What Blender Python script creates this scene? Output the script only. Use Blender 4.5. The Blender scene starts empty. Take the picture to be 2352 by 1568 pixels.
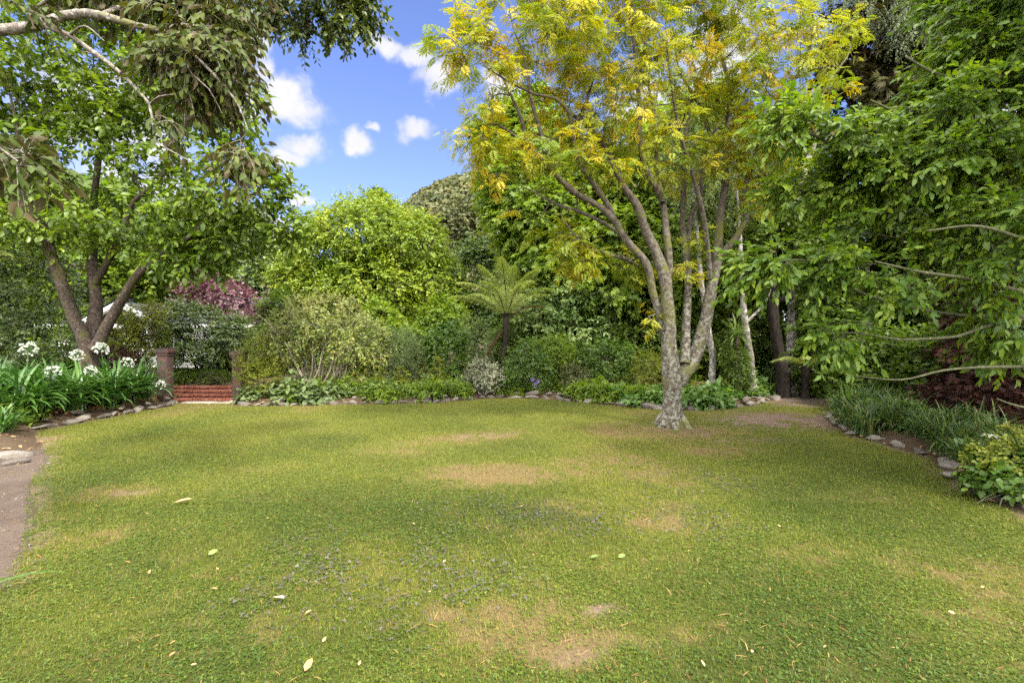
import bpy, math
import numpy as np
from math import radians as R

# ------------------------------------------------------------------ camera, world, sun, exposure
SC = bpy.context.scene
COL = SC.collection
H = 1.5
F = 2352 * 17 / 36.0          # focal length in the 2352 px wide working grid

cam = bpy.data.cameras.new("camera")
cam.lens = 17; cam.sensor_width = 36; cam.clip_start = 0.05; cam.clip_end = 3000
camo = bpy.data.objects.new("camera", cam); COL.objects.link(camo)
camo.location = (0, 0, H); camo.rotation_euler = (R(90), 0, 0)
SC.camera = camo

SUN_EL, SUN_AZ = R(50), R(148)      # azimuth clockwise from +Y
SC.view_settings.view_transform = 'Standard'
SC.view_settings.look = 'None'
SC.view_settings.exposure = 2.35
SC.view_settings.gamma = 1
SC.view_settings.use_curve_mapping = False

world = bpy.data.worlds.new("World"); SC.world = world; world.use_nodes = True


def build_world():
    nt = world.node_tree; nt.nodes.clear(); N = nt.nodes; Lk = nt.links.new
    def math_(op, a, b=None, c=None, clamp=False):
        n = N.new("ShaderNodeMath"); n.operation = op; n.use_clamp = clamp
        for i, v in enumerate((a, b, c)):
            if v is None: continue
            if isinstance(v, (int, float)): n.inputs[i].default_value = v
            else: Lk(v, n.inputs[i])
        return n.outputs[0]
    out = N.new("ShaderNodeOutputWorld"); bg = N.new("ShaderNodeBackground")
    bg.inputs[1].default_value = 0.12
    sky = N.new("ShaderNodeTexSky"); sky.sky_type = 'NISHITA'; sky.sun_disc = False
    sky.sun_elevation = SUN_EL; sky.sun_rotation = SUN_AZ
    sky.air_density = 1.1; sky.dust_density = 0.5; sky.ozone_density = 2.0
    tc = N.new("ShaderNodeTexCoord")
    sep = N.new("ShaderNodeSeparateXYZ"); Lk(tc.outputs['Generated'], sep.inputs[0])
    u = math_('ARCTAN2', sep.outputs[0], sep.outputs[1])
    v = math_('ARCSINE', sep.outputs[2])
    def noise(scale, det, rough=.55):
        n = N.new("ShaderNodeTexNoise"); n.inputs['Scale'].default_value = scale
        n.inputs['Detail'].default_value = det; n.inputs['Roughness'].default_value = rough
        Lk(tc.outputs['Generated'], n.inputs['Vector']); return n
    n1 = noise(7, 6, .6); n2 = noise(22, 5, .6)
    sc1 = N.new("ShaderNodeSeparateColor"); Lk(n1.outputs['Color'], sc1.inputs[0])
    du = math_('MULTIPLY', math_('SUBTRACT', sc1.outputs[0], .5), .10)
    dv = math_('MULTIPLY', math_('SUBTRACT', sc1.outputs[1], .5), .10)
    u2 = math_('ADD', u, du); v2 = math_('ADD', v, dv)
    # cumulus banks: (azimuth, elevation, half width, half height) from the photograph's directions
    blobs = [(588, 70, 40, 60), (600, 150, 36, 40), (645, 212, 92, 46), (660, 248, 95, 34), (560, 245, 70, 50), (700, 338, 66, 32), (670, 358, 70, 24),
             (820, 318, 40, 28), (862, 287, 20, 10), (950, 308, 50, 26), (880, 98, 58, 26), (950, 118, 60, 28),
             (1005, 178, 60, 46), (1180, 250, 50, 90), (1160, 200, 60, 60), (330, 260, 190, 130), (150, 240, 150, 130), (60, 420, 200, 100),
             (330, 430, 150, 70), (690, 455, 40, 16), (600, 490, 70, 30), (-200, 200, 200, 150), (1640, 140, 130, 100),
             (1500, 260, 150, 90), (2300, 250, 200, 150), (2700, 0, 200, 150), (1300, -500, 200, 200), (300, -500, 300, 200)]
    acc = None
    for (px, py, rx, ry) in blobs:
        ui = math.atan((px - 1176) / F); vi = math.atan((784 - py) / F * math.cos(ui))
        ru = rx / F * math.cos(ui) ** 2 * 1.12; rv = ry / F * math.cos(ui) * 1.12
        a = math_('DIVIDE', math_('SUBTRACT', u2, ui), ru)
        b = math_('DIVIDE', math_('SUBTRACT', v2, vi), rv)
        d = math_('SQRT', math_('ADD', math_('MULTIPLY', a, a), math_('MULTIPLY', b, b)))
        m = math_('SUBTRACT', 1.0, d)
        acc = m if acc is None else math_('MAXIMUM', acc, m)
    fine = math_('MULTIPLY', math_('SUBTRACT', n2.outputs[0], .5), 1.25)
    # unseen broken cloud added overhead and behind the viewer as fill light
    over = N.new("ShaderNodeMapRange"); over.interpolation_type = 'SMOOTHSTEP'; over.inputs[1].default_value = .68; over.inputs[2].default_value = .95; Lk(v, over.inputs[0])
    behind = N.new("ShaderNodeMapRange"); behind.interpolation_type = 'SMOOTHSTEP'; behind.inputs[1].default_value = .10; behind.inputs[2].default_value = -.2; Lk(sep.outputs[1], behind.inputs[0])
    n3 = noise(1.6, 4, .6)
    fill_cloud = math_('MULTIPLY', math_('MAXIMUM', over.outputs[0], behind.outputs[0]), math_('MULTIPLY', math_('SUBTRACT', n3.outputs[0], .30), 4.0))
    dens = math_('MAXIMUM', math_('ADD', acc, fine), math_('SUBTRACT', fill_cloud, .05))
    mr = N.new("ShaderNodeMapRange"); mr.interpolation_type = 'SMOOTHSTEP'
    mr.inputs[1].default_value = -0.02; mr.inputs[2].default_value = 0.72
    Lk(dens, mr.inputs[0])
    shade = N.new("ShaderNodeMapRange"); shade.inputs[1].default_value = 0.15; shade.inputs[2].default_value = 0.95
    Lk(math_('ADD', n1.outputs[0], math_('MULTIPLY', fine, .5)), shade.inputs[0])
    cc = N.new("ShaderNodeMix"); cc.data_type = 'RGBA'
    cc.inputs['A'].default_value = (1.25, 1.28, 1.45, 1); cc.inputs['B'].default_value = (1.95, 1.92, 1.92, 1)
    Lk(shade.outputs[0], cc.inputs['Factor'])
    # the clear blue is scaled by one even tint to balance the exposure
    sk2 = N.new("ShaderNodeMix"); sk2.data_type = 'RGBA'; sk2.blend_type = 'MULTIPLY'; sk2.inputs['Factor'].default_value = 1
    sk2.inputs['B'].default_value = SKY_TINT
    Lk(sky.outputs[0], sk2.inputs['A'])
    # the added cloud is set far brighter than the cumulus to open the shadows
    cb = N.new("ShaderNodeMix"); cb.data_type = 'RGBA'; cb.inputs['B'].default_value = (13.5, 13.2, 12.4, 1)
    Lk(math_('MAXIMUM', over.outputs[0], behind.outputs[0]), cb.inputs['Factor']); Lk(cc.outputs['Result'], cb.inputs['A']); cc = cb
    mx = N.new("ShaderNodeMix"); mx.data_type = 'RGBA'
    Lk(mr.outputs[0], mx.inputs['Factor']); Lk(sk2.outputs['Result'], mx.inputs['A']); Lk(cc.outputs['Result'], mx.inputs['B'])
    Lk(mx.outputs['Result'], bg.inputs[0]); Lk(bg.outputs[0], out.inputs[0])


SKY_TINT = (.355, .345, .475, 1)
build_world()

sun = bpy.data.lights.new("sun", 'SUN'); sun.energy = 2.0; sun.angle = R(8.0); sun.color = (1.0, .93, .80)
suno = bpy.data.objects.new("sun", sun); COL.objects.link(suno)
suno.rotation_euler = (R(90) - SUN_EL, 0, R(180) - SUN_AZ)

SC.render.engine = 'CYCLES'
SC.cycles.max_bounces = 8; SC.cycles.diffuse_bounces = 5; SC.cycles.transmission_bounces = 6
SC.cycles.glossy_bounces = 2; SC.cycles.use_denoising = False
SC.cycles.caustics_reflective = False; SC.cycles.caustics_refractive = False
SC.render.use_persistent_data = False


# ------------------------------------------------------------------ maths helpers
def P(px, py, Y):
    return np.array([(px - 1176) / F * Y, Y, H - (py - 784) / F * Y])

def G(px, py):
    Y = H * F / (py - 784.0); return ((px - 1176) / F * Y, Y)

def norm(v):
    return v / np.maximum(np.linalg.norm(v, axis=-1, keepdims=True), 1e-9)

def _h(ix, iy, iz, s):
    n = (ix * 374761393 + iy * 668265263 + iz * 2147483647 + s * 1274126177) & 0xffffffff
    n = ((n ^ (n >> 13)) * 1274126177) & 0xffffffff
    n = (n ^ (n >> 16)) & 0xffffffff
    return (n & 0xffffff) / float(0xffffff)

def vnoise(p, f=1.0, seed=0):
    p = np.asarray(p, float)
    if p.shape[-1] == 2: p = np.concatenate([p, np.zeros(p.shape[:-1] + (1,))], -1)
    q = p * f + seed * 13.37
    i = np.floor(q).astype(np.int64); t = q - i; t = t * t * (3 - 2 * t)
    r = 0
    for dx in (0, 1):
        for dy in (0, 1):
            for dz in (0, 1):
                w = (t[..., 0] if dx else 1 - t[..., 0]) * (t[..., 1] if dy else 1 - t[..., 1]) * (t[..., 2] if dz else 1 - t[..., 2])
                r = r + w * _h(i[..., 0] + dx, i[..., 1] + dy, i[..., 2] + dz, seed)
    return r

def fbm(p, f=1.0, seed=0, o=3):
    r = 0; a = .5; s = 0
    for k in range(o):
        r = r + a * vnoise(p, f * 2 ** k, seed + k); s += a; a *= .5
    return r / s

def smooth(e0, e1, x):
    t = np.clip((x - e0) / (e1 - e0), 0, 1); return t * t * (3 - 2 * t)


# ------------------------------------------------------------------ mesh helpers
class Soup:
    """collects geometry for ONE mesh object"""
    def __init__(s): s.V = []; s.L = []; s.S = []; s.A = []; s.n = 0
    def add(s, V, loops, sizes, rnd=0.5):
        V = np.asarray(V, np.float32).reshape(-1, 3)
        s.V.append(V); s.L.append(np.asarray(loops, np.int64).ravel() + s.n); s.S.append(np.asarray(sizes, np.int64).ravel())
        a = np.empty(len(V), np.float32); a[:] = rnd; s.A.append(a); s.n += len(V)
    def build(s, name, mat, parent=None, smooth=False):
        me = bpy.data.meshes.new(name)
        if s.n:
            V = np.concatenate(s.V); L = np.concatenate(s.L); S = np.concatenate(s.S); A = np.concatenate(s.A)
            if parent is not None: V = V - np.array(parent.location, np.float32)
            me.vertices.add(len(V)); me.vertices.foreach_set("co", V.ravel())
            me.loops.add(len(L)); me.loops.foreach_set("vertex_index", L.astype(np.int32))
            st = np.zeros(len(S), np.int32); st[1:] = np.cumsum(S)[:-1]
            me.polygons.add(len(S)); me.polygons.foreach_set("loop_start", st)
            at = me.attributes.new("rnd", 'FLOAT', 'POINT'); at.data.foreach_set("value", A)
            me.update(calc_edges=True)
            if smooth: me.polygons.foreach_set("use_smooth", np.ones(len(S), bool))
        me.materials.append(mat)
        o = bpy.data.objects.new(name, me); COL.objects.link(o)
        if parent is not None: o.parent = parent
        return o

def template(verts, faces):
    return (np.array(verts, float), np.concatenate([np.array(f) for f in faces]), np.array([len(f) for f in faces]))

def scatter(soup, tm, pos, X, Nn, size, width=1.0, rnd=.5):
    n = len(pos)
    if n == 0: return
    tv, tl, ts = tm; k = len(tv)
    X = norm(X); Y = norm(np.cross(Nn, X)); Z = np.cross(X, Y)
    size = np.broadcast_to(np.asarray(size, float), (n,)); width = np.broadcast_to(np.asarray(width, float), (n,))
    V = pos[:, None, :] + (X[:, None, :] * tv[None, :, 0:1] + Y[:, None, :] * tv[None, :, 1:2] * width[:, None, None] + Z[:, None, :] * tv[None, :, 2:3]) * size[:, None, None]
    loops = (tl[None, :] + (np.arange(n) * k)[:, None]).ravel()
    r = np.repeat(np.broadcast_to(np.asarray(rnd, float), (n,)), k)
    soup.add(V.reshape(-1, 3), loops, np.tile(ts, n), r)

def leaf_oval(w=.24, fold=.25, droop=.15, a=.3, b=.68):
    return template([(0, 0, 0), (a, 0, 0), (b, 0, -droop * .45), (1, 0, -droop), (a, w, fold * w), (b, w * .85, fold * w - droop * .45), (a, -w, fold * w), (b, -w * .85, fold * w - droop * .45)],
                    [(0, 1, 4), (1, 2, 5, 4), (2, 3, 5), (0, 6, 1), (1, 6, 7, 2), (2, 7, 3)])
def leaf_diamond(w=.26, fold=.3, droop=.1, a=.45):
    return template([(0, 0, 0), (a, -w, fold * w), (1, 0, -droop), (a, w, fold * w)], [(0, 1, 2), (0, 2, 3)])
def leaf_compound(parts, w, fold=.25, rachis=True):
    V = []; Fs = []
    for (x, y, ang, l) in parts:
        c, s = math.cos(ang), math.sin(ang); b = len(V)
        for (u, v, z) in [(0, 0, 0), (.38, -w, fold * w), (1, 0, -.14), (.38, w, fold * w)]:
            V.append((x + (u * c - v * s) * l, y + (u * s + v * c) * l, z * l - .12 * x * x))
        Fs += [(b, b + 1, b + 2), (b, b + 2, b + 3)]
    return template(V, Fs)
OVAL = leaf_oval(); OVALW = leaf_oval(.31, .2, .12, .35, .7); DIA = leaf_diamond(); DIAW = leaf_diamond(.36, .25, .08); DIAN = leaf_diamond(.13, .3, .12)
PINN = leaf_compound([(.22 + .18 * i, .02 * s, s * .95, .42 - .03 * i) for i in range(4) for s in (1, -1)] + [(.88, 0, 0, .36)], .19)
TRIF = leaf_compound([(.3, 0, 0, .72), (.26, .03, .95, .6), (.26, -.03, -.95, .6)], .3)
STAR = leaf_compound([(.15, 0, 0, .85), (.15, 0, .9, .72), (.15, 0, -.9, .72), (.12, 0, 1.9, .45), (.12, 0, -1.9, .45)], .24)
SPRAY = leaf_compound([(.0, 0, 0, 1.0), (.15, 0, .5, .7), (.15, 0, -.5, .7), (.4, 0, .55, .5), (.4, 0, -.55, .5)], .10)
CLOV = leaf_compound([(0, 0, 0, .55), (0, 0, 2.1, .55), (0, 0, -2.1, .55)], .42, .15)
def leaf_lobed():
    """box-elder leaflet: pointed with two teeth, folded, gently drooped"""
    pts = [(.0, 0), (.2, .12), (.4, .21), (.5, .15), (.66, .155), (1, 0)]
    V = [(x, 0, -.16 * x * x) for x, y in pts] + [(x, y, .25 * y - .16 * x * x) for x, y in pts[1:-1]] + [(x, -y, .25 * y - .16 * x * x) for x, y in pts[1:-1]]
    Fs = [(0, 1, 6), (0, 10, 1)]
    for i in range(3): Fs += [(1 + i, 2 + i, 7 + i, 6 + i), (1 + i, 10 + i, 11 + i, 2 + i)]
    Fs += [(4, 5, 9), (4, 13, 5)]
    return V, Fs
def make_elder():
    v, f = leaf_lobed(); V = []; Fs = []
    for (x, y, ang, l) in [(.32, 0, 0, .70), (.26, .02, .62, .62), (.26, -.02, -.62, .62)]:
        c, s = math.cos(ang), math.sin(ang); b = len(V)
        V += [(x + (a * c - q * s) * l, y + (a * s + q * c) * l, z * l - .08 * x) for a, q, z in v]
        Fs += [tuple(i + b for i in t) for t in f]
    b = len(V); V += [(0, -.008, 0), (.3, -.008, -.01), (.3, .008, -.01), (0, .008, 0)]; Fs.append((b, b + 1, b + 2, b + 3))
    return template(V, Fs)
ELDER = make_elder()
def make_pointed():
    v, f = leaf_lobed(); b = len(v); v = [(.12 + .88 * x, y, z) for x, y, z in v] + [(0, -.01, 0), (.13, -.01, 0), (.13, .01, 0), (0, .01, 0)]; return template(v, f + [(b, b + 1, b + 2, b + 3)])
POINTED = make_pointed()

def catmull(pts, step=.12):
    pts = np.asarray(pts, float)
    if len(pts) < 3:
        n = max(2, int(np.linalg.norm(pts[1, :3] - pts[0, :3]) / step)); t = np.linspace(0, 1, n)[:, None]
        return pts[0] * (1 - t) + pts[1] * t
    q = np.vstack([2 * pts[0] - pts[1], pts, 2 * pts[-1] - pts[-2]]); out = []
    for i in range(1, len(q) - 2):
        n = max(2, int(np.linalg.norm(q[i + 1, :3] - q[i, :3]) / step)); t = np.linspace(0, 1, n, endpoint=False)[:, None]
        a, b, c, d = q[i - 1], q[i], q[i + 1], q[i + 2]
        out.append(.5 * (2 * b + (c - a) * t + (2 * a - 5 * b + 4 * c - d) * t * t + (3 * b - a - 3 * c + d) * t ** 3))
    out.append(pts[-1:]); r = np.vstack(out); r[:, 3] = np.maximum(r[:, 3], .003) if r.shape[1] > 3 else 0
    return r

def tube(soup, C, sides=10, rough=.06, seed=1, rnd=.5):
    """C (n,4): x,y,z,r"""
    p = C[:, :3]; r = C[:, 3]; n = len(p)
    t = norm(np.gradient(p, axis=0)); a = np.zeros((n, 3))
    ref = np.array([1., 0, 0]) if abs(t[0, 0]) < .8 else np.array([0, 1., 0])
    u = norm(np.cross(t[0], ref)); us = [u]
    for i in range(1, n):
        u = u - t[i] * np.dot(u, t[i]); u = u / max(np.linalg.norm(u), 1e-9); us.append(u)
    U = np.array(us); W = np.cross(t, U)
    th = np.linspace(0, 2 * math.pi, sides, endpoint=False)
    d = U[:, None] * np.cos(th)[None, :, None] + W[:, None] * np.sin(th)[None, :, None]
    q = p[:, None] + d * r[:, None, None]
    k = 1 + rough * 2 * (fbm(q.reshape(-1, 3) , 3.5, seed, 3).reshape(n, sides) - .5) * 2
    q = p[:, None] + d * (r[:, None] * k)[..., None]
    i = np.arange(n - 1)[:, None] * sides; j = np.arange(sides)[None]; j2 = (j + 1) % sides
    f = np.stack([i + j, i + j2, i + sides + j2, i + sides + j], -1).reshape(-1, 4)
    V = np.vstack([q.reshape(-1, 3), p[-1:] + t[-1:] * r[-1]])
    cap = np.stack([(n - 1) * sides + np.arange(sides), (n - 1) * sides + (np.arange(sides) + 1) % sides, np.full(sides, n * sides)], -1)
    soup.add(V, np.concatenate([f.ravel(), cap.ravel()]), np.concatenate([np.full(len(f), 4), np.full(len(cap), 3)]), rnd)

def tubes(soup, Q, r0, r1, sides=4, rnd=.5):
    """Q (N,m,3) curves with the same number of points"""
    N_, m, _ = Q.shape
    if N_ == 0: return
    t = norm(Q[:, -1] - Q[:, 0]); ref = np.where(np.abs(t[:, 2:3]) < .9, np.array([[0, 0, 1.]]), np.array([[1., 0, 0]]))
    U = norm(np.cross(t, ref)); W = np.cross(t, U)
    th = np.linspace(0, 2 * math.pi, sides, endpoint=False)
    rr = np.asarray(r0)[:, None] * (1 - np.linspace(0, 1, m))[None] + np.asarray(r1)[:, None] * np.linspace(0, 1, m)[None]
    d = U[:, None] * np.cos(th)[None, :, None] + W[:, None] * np.sin(th)[None, :, None]
    V = Q[:, :, None] + d[:, None] * rr[:, :, None, None]
    i = np.arange(m - 1)[:, None] * sides; j = np.arange(sides)[None]; j2 = (j + 1) % sides
    f = np.stack([i + j, i + j2, i + sides + j2, i + sides + j], -1).reshape(-1)
    L = (f[None] + (np.arange(N_) * m * sides)[:, None]).ravel()
    soup.add(V.reshape(-1, 3), L, np.full(len(L) // 4, 4), rnd)

def straps(soup, base, az, el0, bend, L, w, rnd, nseg=6, keel=.25, taper=.35):
    """arching strap leaves, N at once"""
    N_ = len(base); az = np.asarray(az); t = np.linspace(0, 1, nseg + 1)
    ang = el0[:, None] - bend[:, None] * t[None] ** 1.4
    step = (L / nseg)[:, None]
    dh = np.cos(ang) * step; dz = np.sin(ang) * step
    hx = np.concatenate([np.zeros((N_, 1)), np.cumsum(dh[:, :-1], 1)], 1); hz = np.concatenate([np.zeros((N_, 1)), np.cumsum(dz[:, :-1], 1)], 1)
    hd = np.stack([np.cos(az), np.sin(az), np.zeros(N_)], -1); sd = np.stack([-np.sin(az), np.cos(az), np.zeros(N_)], -1)
    C = base[:, None] + hd[:, None] * hx[..., None] + np.array([0, 0, 1.]) * hz[..., None]
    prof = np.where(t < .5, taper + (1 - taper) * np.sin(t * math.pi), np.sqrt(np.maximum(1 - ((t - .5) / .5) ** 2.2, 0)) * (1) + .02)
    ww = w[:, None] * prof[None] * .5
    nz = np.stack([-np.sin(ang) * np.cos(az)[:, None], -np.sin(ang) * np.sin(az)[:, None], np.cos(ang)], -1)
    Lf = C + sd[:, None] * ww[..., None] + nz * (ww * keel)[..., None]; Rt = C - sd[:, None] * ww[..., None] + nz * (ww * keel)[..., None]
    V = np.stack([Lf, C, Rt], 2).reshape(N_, -1, 3)
    i = np.arange(nseg)[:, None] * 3
    f = np.concatenate([i + np.array([[0, 1, 4, 3]]), i + np.array([[1, 2, 5, 4]])], 0).ravel()
    Ls = (f[None] + (np.arange(N_) * (nseg + 1) * 3)[:, None]).ravel()
    soup.add(V.reshape(-1, 3), Ls, np.full(len(Ls) // 4, 4), np.repeat(rnd, (nseg + 1) * 3))

def box(soup, x0, x1, y0, y1, z0, z1, rnd=.5, bev=0.0):
    if bev <= 0:
        V = [(x, y, z) for z in (z0, z1) for y in (y0, y1) for x in (x0, x1)]
        Fs = [(0, 2, 3, 1), (4, 5, 7, 6), (0, 1, 5, 4), (2, 6, 7, 3), (0, 4, 6, 2), (1, 3, 7, 5)]
        soup.add(V, sum(Fs, ()), [4] * 6, rnd); return
    b = bev
    ring = lambda i, z: [(x0 + i, y0 + b if i == 0 else y0 + i, z)]
    def oct_(ins, z):
        a = ins; c = b
        return [(x0 + a + c, y0 + a, z), (x1 - a - c, y0 + a, z), (x1 - a, y0 + a + c, z), (x1 - a, y1 - a - c, z), (x1 - a - c, y1 - a, z), (x0 + a + c, y1 - a, z), (x0 + a, y1 - a - c, z), (x0 + a, y0 + a + c, z)]
    V = oct_(b, z0) + oct_(0, z0 + b) + oct_(0, z1 - b) + oct_(b, z1); Fs = [tuple(range(7, -1, -1)), tuple(range(24, 32))]
    for k in range(3):
        for j in range(8): Fs.append((k * 8 + j, k * 8 + (j + 1) % 8, k * 8 + 8 + (j + 1) % 8, k * 8 + 8 + j))
    soup.add(V, sum(Fs, ()), [len(f) for f in Fs], rnd)

def prop(o, label=None, cat=None, group=None, kind=None):
    if label: o["label"] = label
    if cat: o["category"] = cat
    if group: o["group"] = group
    if kind: o["kind"] = kind
    return o

def empty(name, loc, label, cat, group=None):
    o = bpy.data.objects.new(name, None); COL.objects.link(o); o.location = tuple(float(c) for c in loc)
    o.empty_display_size = .3
    return prop(o, label, cat, group)

def copy_tree(o, parent=None):
    c = o.copy(); COL.objects.link(c); c.parent = parent
    for ch in list(o.children): copy_tree(ch, c)
    return c


# ------------------------------------------------------------------ materials
def newmat(name):
    m = bpy.data.materials.new(name); m.use_nodes = True; nt = m.node_tree; nt.nodes.clear()
    return m, nt.nodes, nt.links.new

def ramp(N, Lk, fac, cols):
    r = N.new("ShaderNodeValToRGB"); el = r.color_ramp.elements
    while len(el) < len(cols): el.new(.5)
    for i, c in enumerate(cols):
        el[i].position = i / max(len(cols) - 1, 1); el[i].color = (*c, 1)
    Lk(fac, r.inputs[0]); return r.outputs[0]

def leafmat(name, cols, rough=.5, trans=.4, spec=.35, tcol=(1.25, 1.3, .55), back=None, patch=1.2, patchamt=.5):
    m, N, Lk = newmat(name)
    at = N.new("ShaderNodeAttribute"); at.attribute_name = "rnd"
    tc = N.new("ShaderNodeTexCoord"); nz = N.new("ShaderNodeTexNoise"); nz.inputs['Scale'].default_value = patch; nz.inputs['Detail'].default_value = 2
    Lk(tc.outputs['Object'], nz.inputs['Vector'])
    ma = N.new("ShaderNodeMath"); ma.operation = 'MULTIPLY_ADD'; ma.inputs[1].default_value = patchamt * 2; ma.inputs[2].default_value = -patchamt
    Lk(nz.outputs[0], ma.inputs[0])
    ad = N.new("ShaderNodeMath"); ad.operation = 'ADD'; ad.use_clamp = True; Lk(at.outputs['Fac'], ad.inputs[0]); Lk(ma.outputs[0], ad.inputs[1])
    c = ramp(N, Lk, ad.outputs[0], cols)
    tm = N.new("ShaderNodeMix"); tm.data_type = 'RGBA'; tm.blend_type = 'MULTIPLY'; tm.inputs['Factor'].default_value = 1; tm.inputs['B'].default_value = (*tcol, 1)
    Lk(c, tm.inputs['A'])
    if back:
        ge = N.new("ShaderNodeNewGeometry"); bm = N.new("ShaderNodeMix"); bm.data_type = 'RGBA'; bm.inputs['B'].default_value = (*back, 1)
        Lk(ge.outputs['Backfacing'], bm.inputs['Factor']); Lk(c, bm.inputs['A']); c = bm.outputs['Result']
    p = N.new("ShaderNodeBsdfPrincipled"); Lk(c, p.inputs['Base Color']); p.inputs['Roughness'].default_value = rough; p.inputs['Specular IOR Level'].default_value = spec
    t = N.new("ShaderNodeBsdfTranslucent"); Lk(tm.outputs['Result'], t.inputs['Color'])
    mx = N.new("ShaderNodeMixShader"); mx.inputs[0].default_value = trans; Lk(p.outputs[0], mx.inputs[1]); Lk(t.outputs[0], mx.inputs[2])
    o = N.new("ShaderNodeOutputMaterial"); Lk(mx.outputs[0], o.inputs[0]); return m

def barkmat(name, dark, mid, lichen, moss=None, scale=6, stretch=.35, lich=.5, bump=.5, fade=None):
    m, N, Lk = newmat(name)
    tc = N.new("ShaderNodeTexCoord"); mp = N.new("ShaderNodeMapping"); mp.inputs['Scale'].default_value = (1, 1, stretch); Lk(tc.outputs['Object'], mp.inputs[0])
    def nz(s, d, src=None, r=.6):
        n = N.new("ShaderNodeTexNoise"); n.inputs['Scale'].default_value = s; n.inputs['Detail'].default_value = d; n.inputs['Roughness'].default_value = r
        Lk(src or mp.outputs[0], n.inputs['Vector']); return n.outputs[0]
    a = nz(scale * 3, 6); b = nz(scale * 2.2, 6, tc.outputs['Object'], .7); g = nz(scale * .35, 3, tc.outputs['Object'])
    c = ramp(N, Lk, a, [dark, dark, mid, mid])
    def mask(src, lo, hi):
        r = N.new("ShaderNodeMapRange"); r.inputs[1].default_value = lo; r.inputs[2].default_value = hi; Lk(src, r.inputs[0]); return r.outputs[0]
    def mix(f, A, B):
        k = N.new("ShaderNodeMix"); k.data_type = 'RGBA'; Lk(f, k.inputs['Factor']); Lk(A, k.inputs['A']); k.inputs['B'].default_value = (*B, 1); return k.outputs['Result']
    lm = mask(b, 1 - lich - .02, 1 - lich + .08)
    if fade:
        sp = N.new("ShaderNodeSeparateXYZ"); Lk(tc.outputs['Object'], sp.inputs[0]); fm = N.new("ShaderNodeMath"); fm.operation = 'MULTIPLY'; Lk(lm, fm.inputs[0]); Lk(mask(sp.outputs[2], fade[1], fade[0]), fm.inputs[1]); lm = fm.outputs[0]
    c = mix(lm, c, lichen)
    if moss: c = mix(mask(g, .52, .66), c, moss)
    p = N.new("ShaderNodeBsdfPrincipled"); Lk(c, p.inputs['Base Color']); p.inputs['Roughness'].default_value = .9; p.inputs['Specular IOR Level'].default_value = .15
    bp = N.new("ShaderNodeBump"); bp.inputs['Strength'].default_value = bump; bp.inputs['Distance'].default_value = .03; Lk(a, bp.inputs['Height']); Lk(bp.outputs[0], p.inputs['Normal'])
    o = N.new("ShaderNodeOutputMaterial"); Lk(p.outputs[0], o.inputs[0]); return m

def plainmat(name, cols, rough=.8, scale=8, bump=.3, spec=.2, attr=.5, dist=.02):
    """noise-mottled surface, tinted per piece by rnd"""
    m, N, Lk = newmat(name)
    tc = N.new("ShaderNodeTexCoord"); n = N.new("ShaderNodeTexNoise"); n.inputs['Scale'].default_value = scale; n.inputs['Detail'].default_value = 6; n.inputs['Roughness'].default_value = .65
    Lk(tc.outputs['Object'], n.inputs['Vector'])
    at = N.new("ShaderNodeAttribute"); at.attribute_name = "rnd"
    mm = N.new("ShaderNodeMix"); mm.data_type = 'FLOAT'; mm.inputs[0].default_value = attr; Lk(n.outputs[0], mm.inputs[2]); Lk(at.outputs['Fac'], mm.inputs[3])
    c = ramp(N, Lk, mm.outputs[0], cols)
    p = N.new("ShaderNodeBsdfPrincipled"); Lk(c, p.inputs['Base Color']); p.inputs['Roughness'].default_value = rough; p.inputs['Specular IOR Level'].default_value = spec
    bp = N.new("ShaderNodeBump"); bp.inputs['Strength'].default_value = bump; bp.inputs['Distance'].default_value = dist; Lk(n.outputs[0], bp.inputs['Height']); Lk(bp.outputs[0], p.inputs['Normal'])
    o = N.new("ShaderNodeOutputMaterial"); Lk(p.outputs[0], o.inputs[0]); return m

M = {}
M['ash'] = leafmat("ash leaves", [(.09, .15, .014), (.165, .215, .016), (.245, .265, .016), (.33, .29, .016), (.37, .26, .013)], .5, .42, .3, (1.22, 1.2, .4), None, .55, .36)
M['magnolia'] = leafmat("broad leaves", [(.045, .085, .010), (.085, .135, .012), (.15, .20, .015)], .42, .38, .45, (1.5, 1.6, .4), None, .8, .35)
M['rusty'] = leafmat("rusty backed leaves", [(.028, .046, .010), (.05, .072, .012), (.085, .10, .018)], .55, .30, .2, (1.4, 1.2, .35), (.062, .048, .022), 1.0, .3)
M['dark'] = leafmat("dark small leaves", [(.03, .045, .009), (.05, .075, .012), (.09, .12, .014)], .4, .3, .5, (1.5, 1.6, .4))
M['elder'] = leafmat("maple leaves", [(.036, .08, .010), (.065, .125, .012), (.115, .18, .014), (.18, .235, .016)], .45, .45, .35, (1.35, 1.35, .4), None, .7, .3)
M['lime'] = leafmat("yellow green leaves", [(.065, .115, .010), (.12, .185, .012), (.19, .25, .014), (.26, .285, .015)], .45, .35, .4, (1.3, 1.3, .45), None, .35, .55)
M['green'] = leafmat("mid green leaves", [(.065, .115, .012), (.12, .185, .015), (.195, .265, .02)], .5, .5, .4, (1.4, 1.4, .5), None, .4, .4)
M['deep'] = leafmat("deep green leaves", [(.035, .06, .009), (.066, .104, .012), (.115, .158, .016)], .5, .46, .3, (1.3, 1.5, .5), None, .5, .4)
M['greygreen'] = leafmat("grey green leaves", [(.05, .08, .025), (.09, .13, .045), (.15, .185, .075)], .5, .25, .35, (1.2, 1.2, .6), None, .4, .4)
M['gloss'] = leafmat("glossy green leaves", [(.028, .06, .010), (.055, .105, .013), (.11, .17, .02)], .42, .35, .4, (1.4, 1.5, .5), None, .8, .3)
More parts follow.
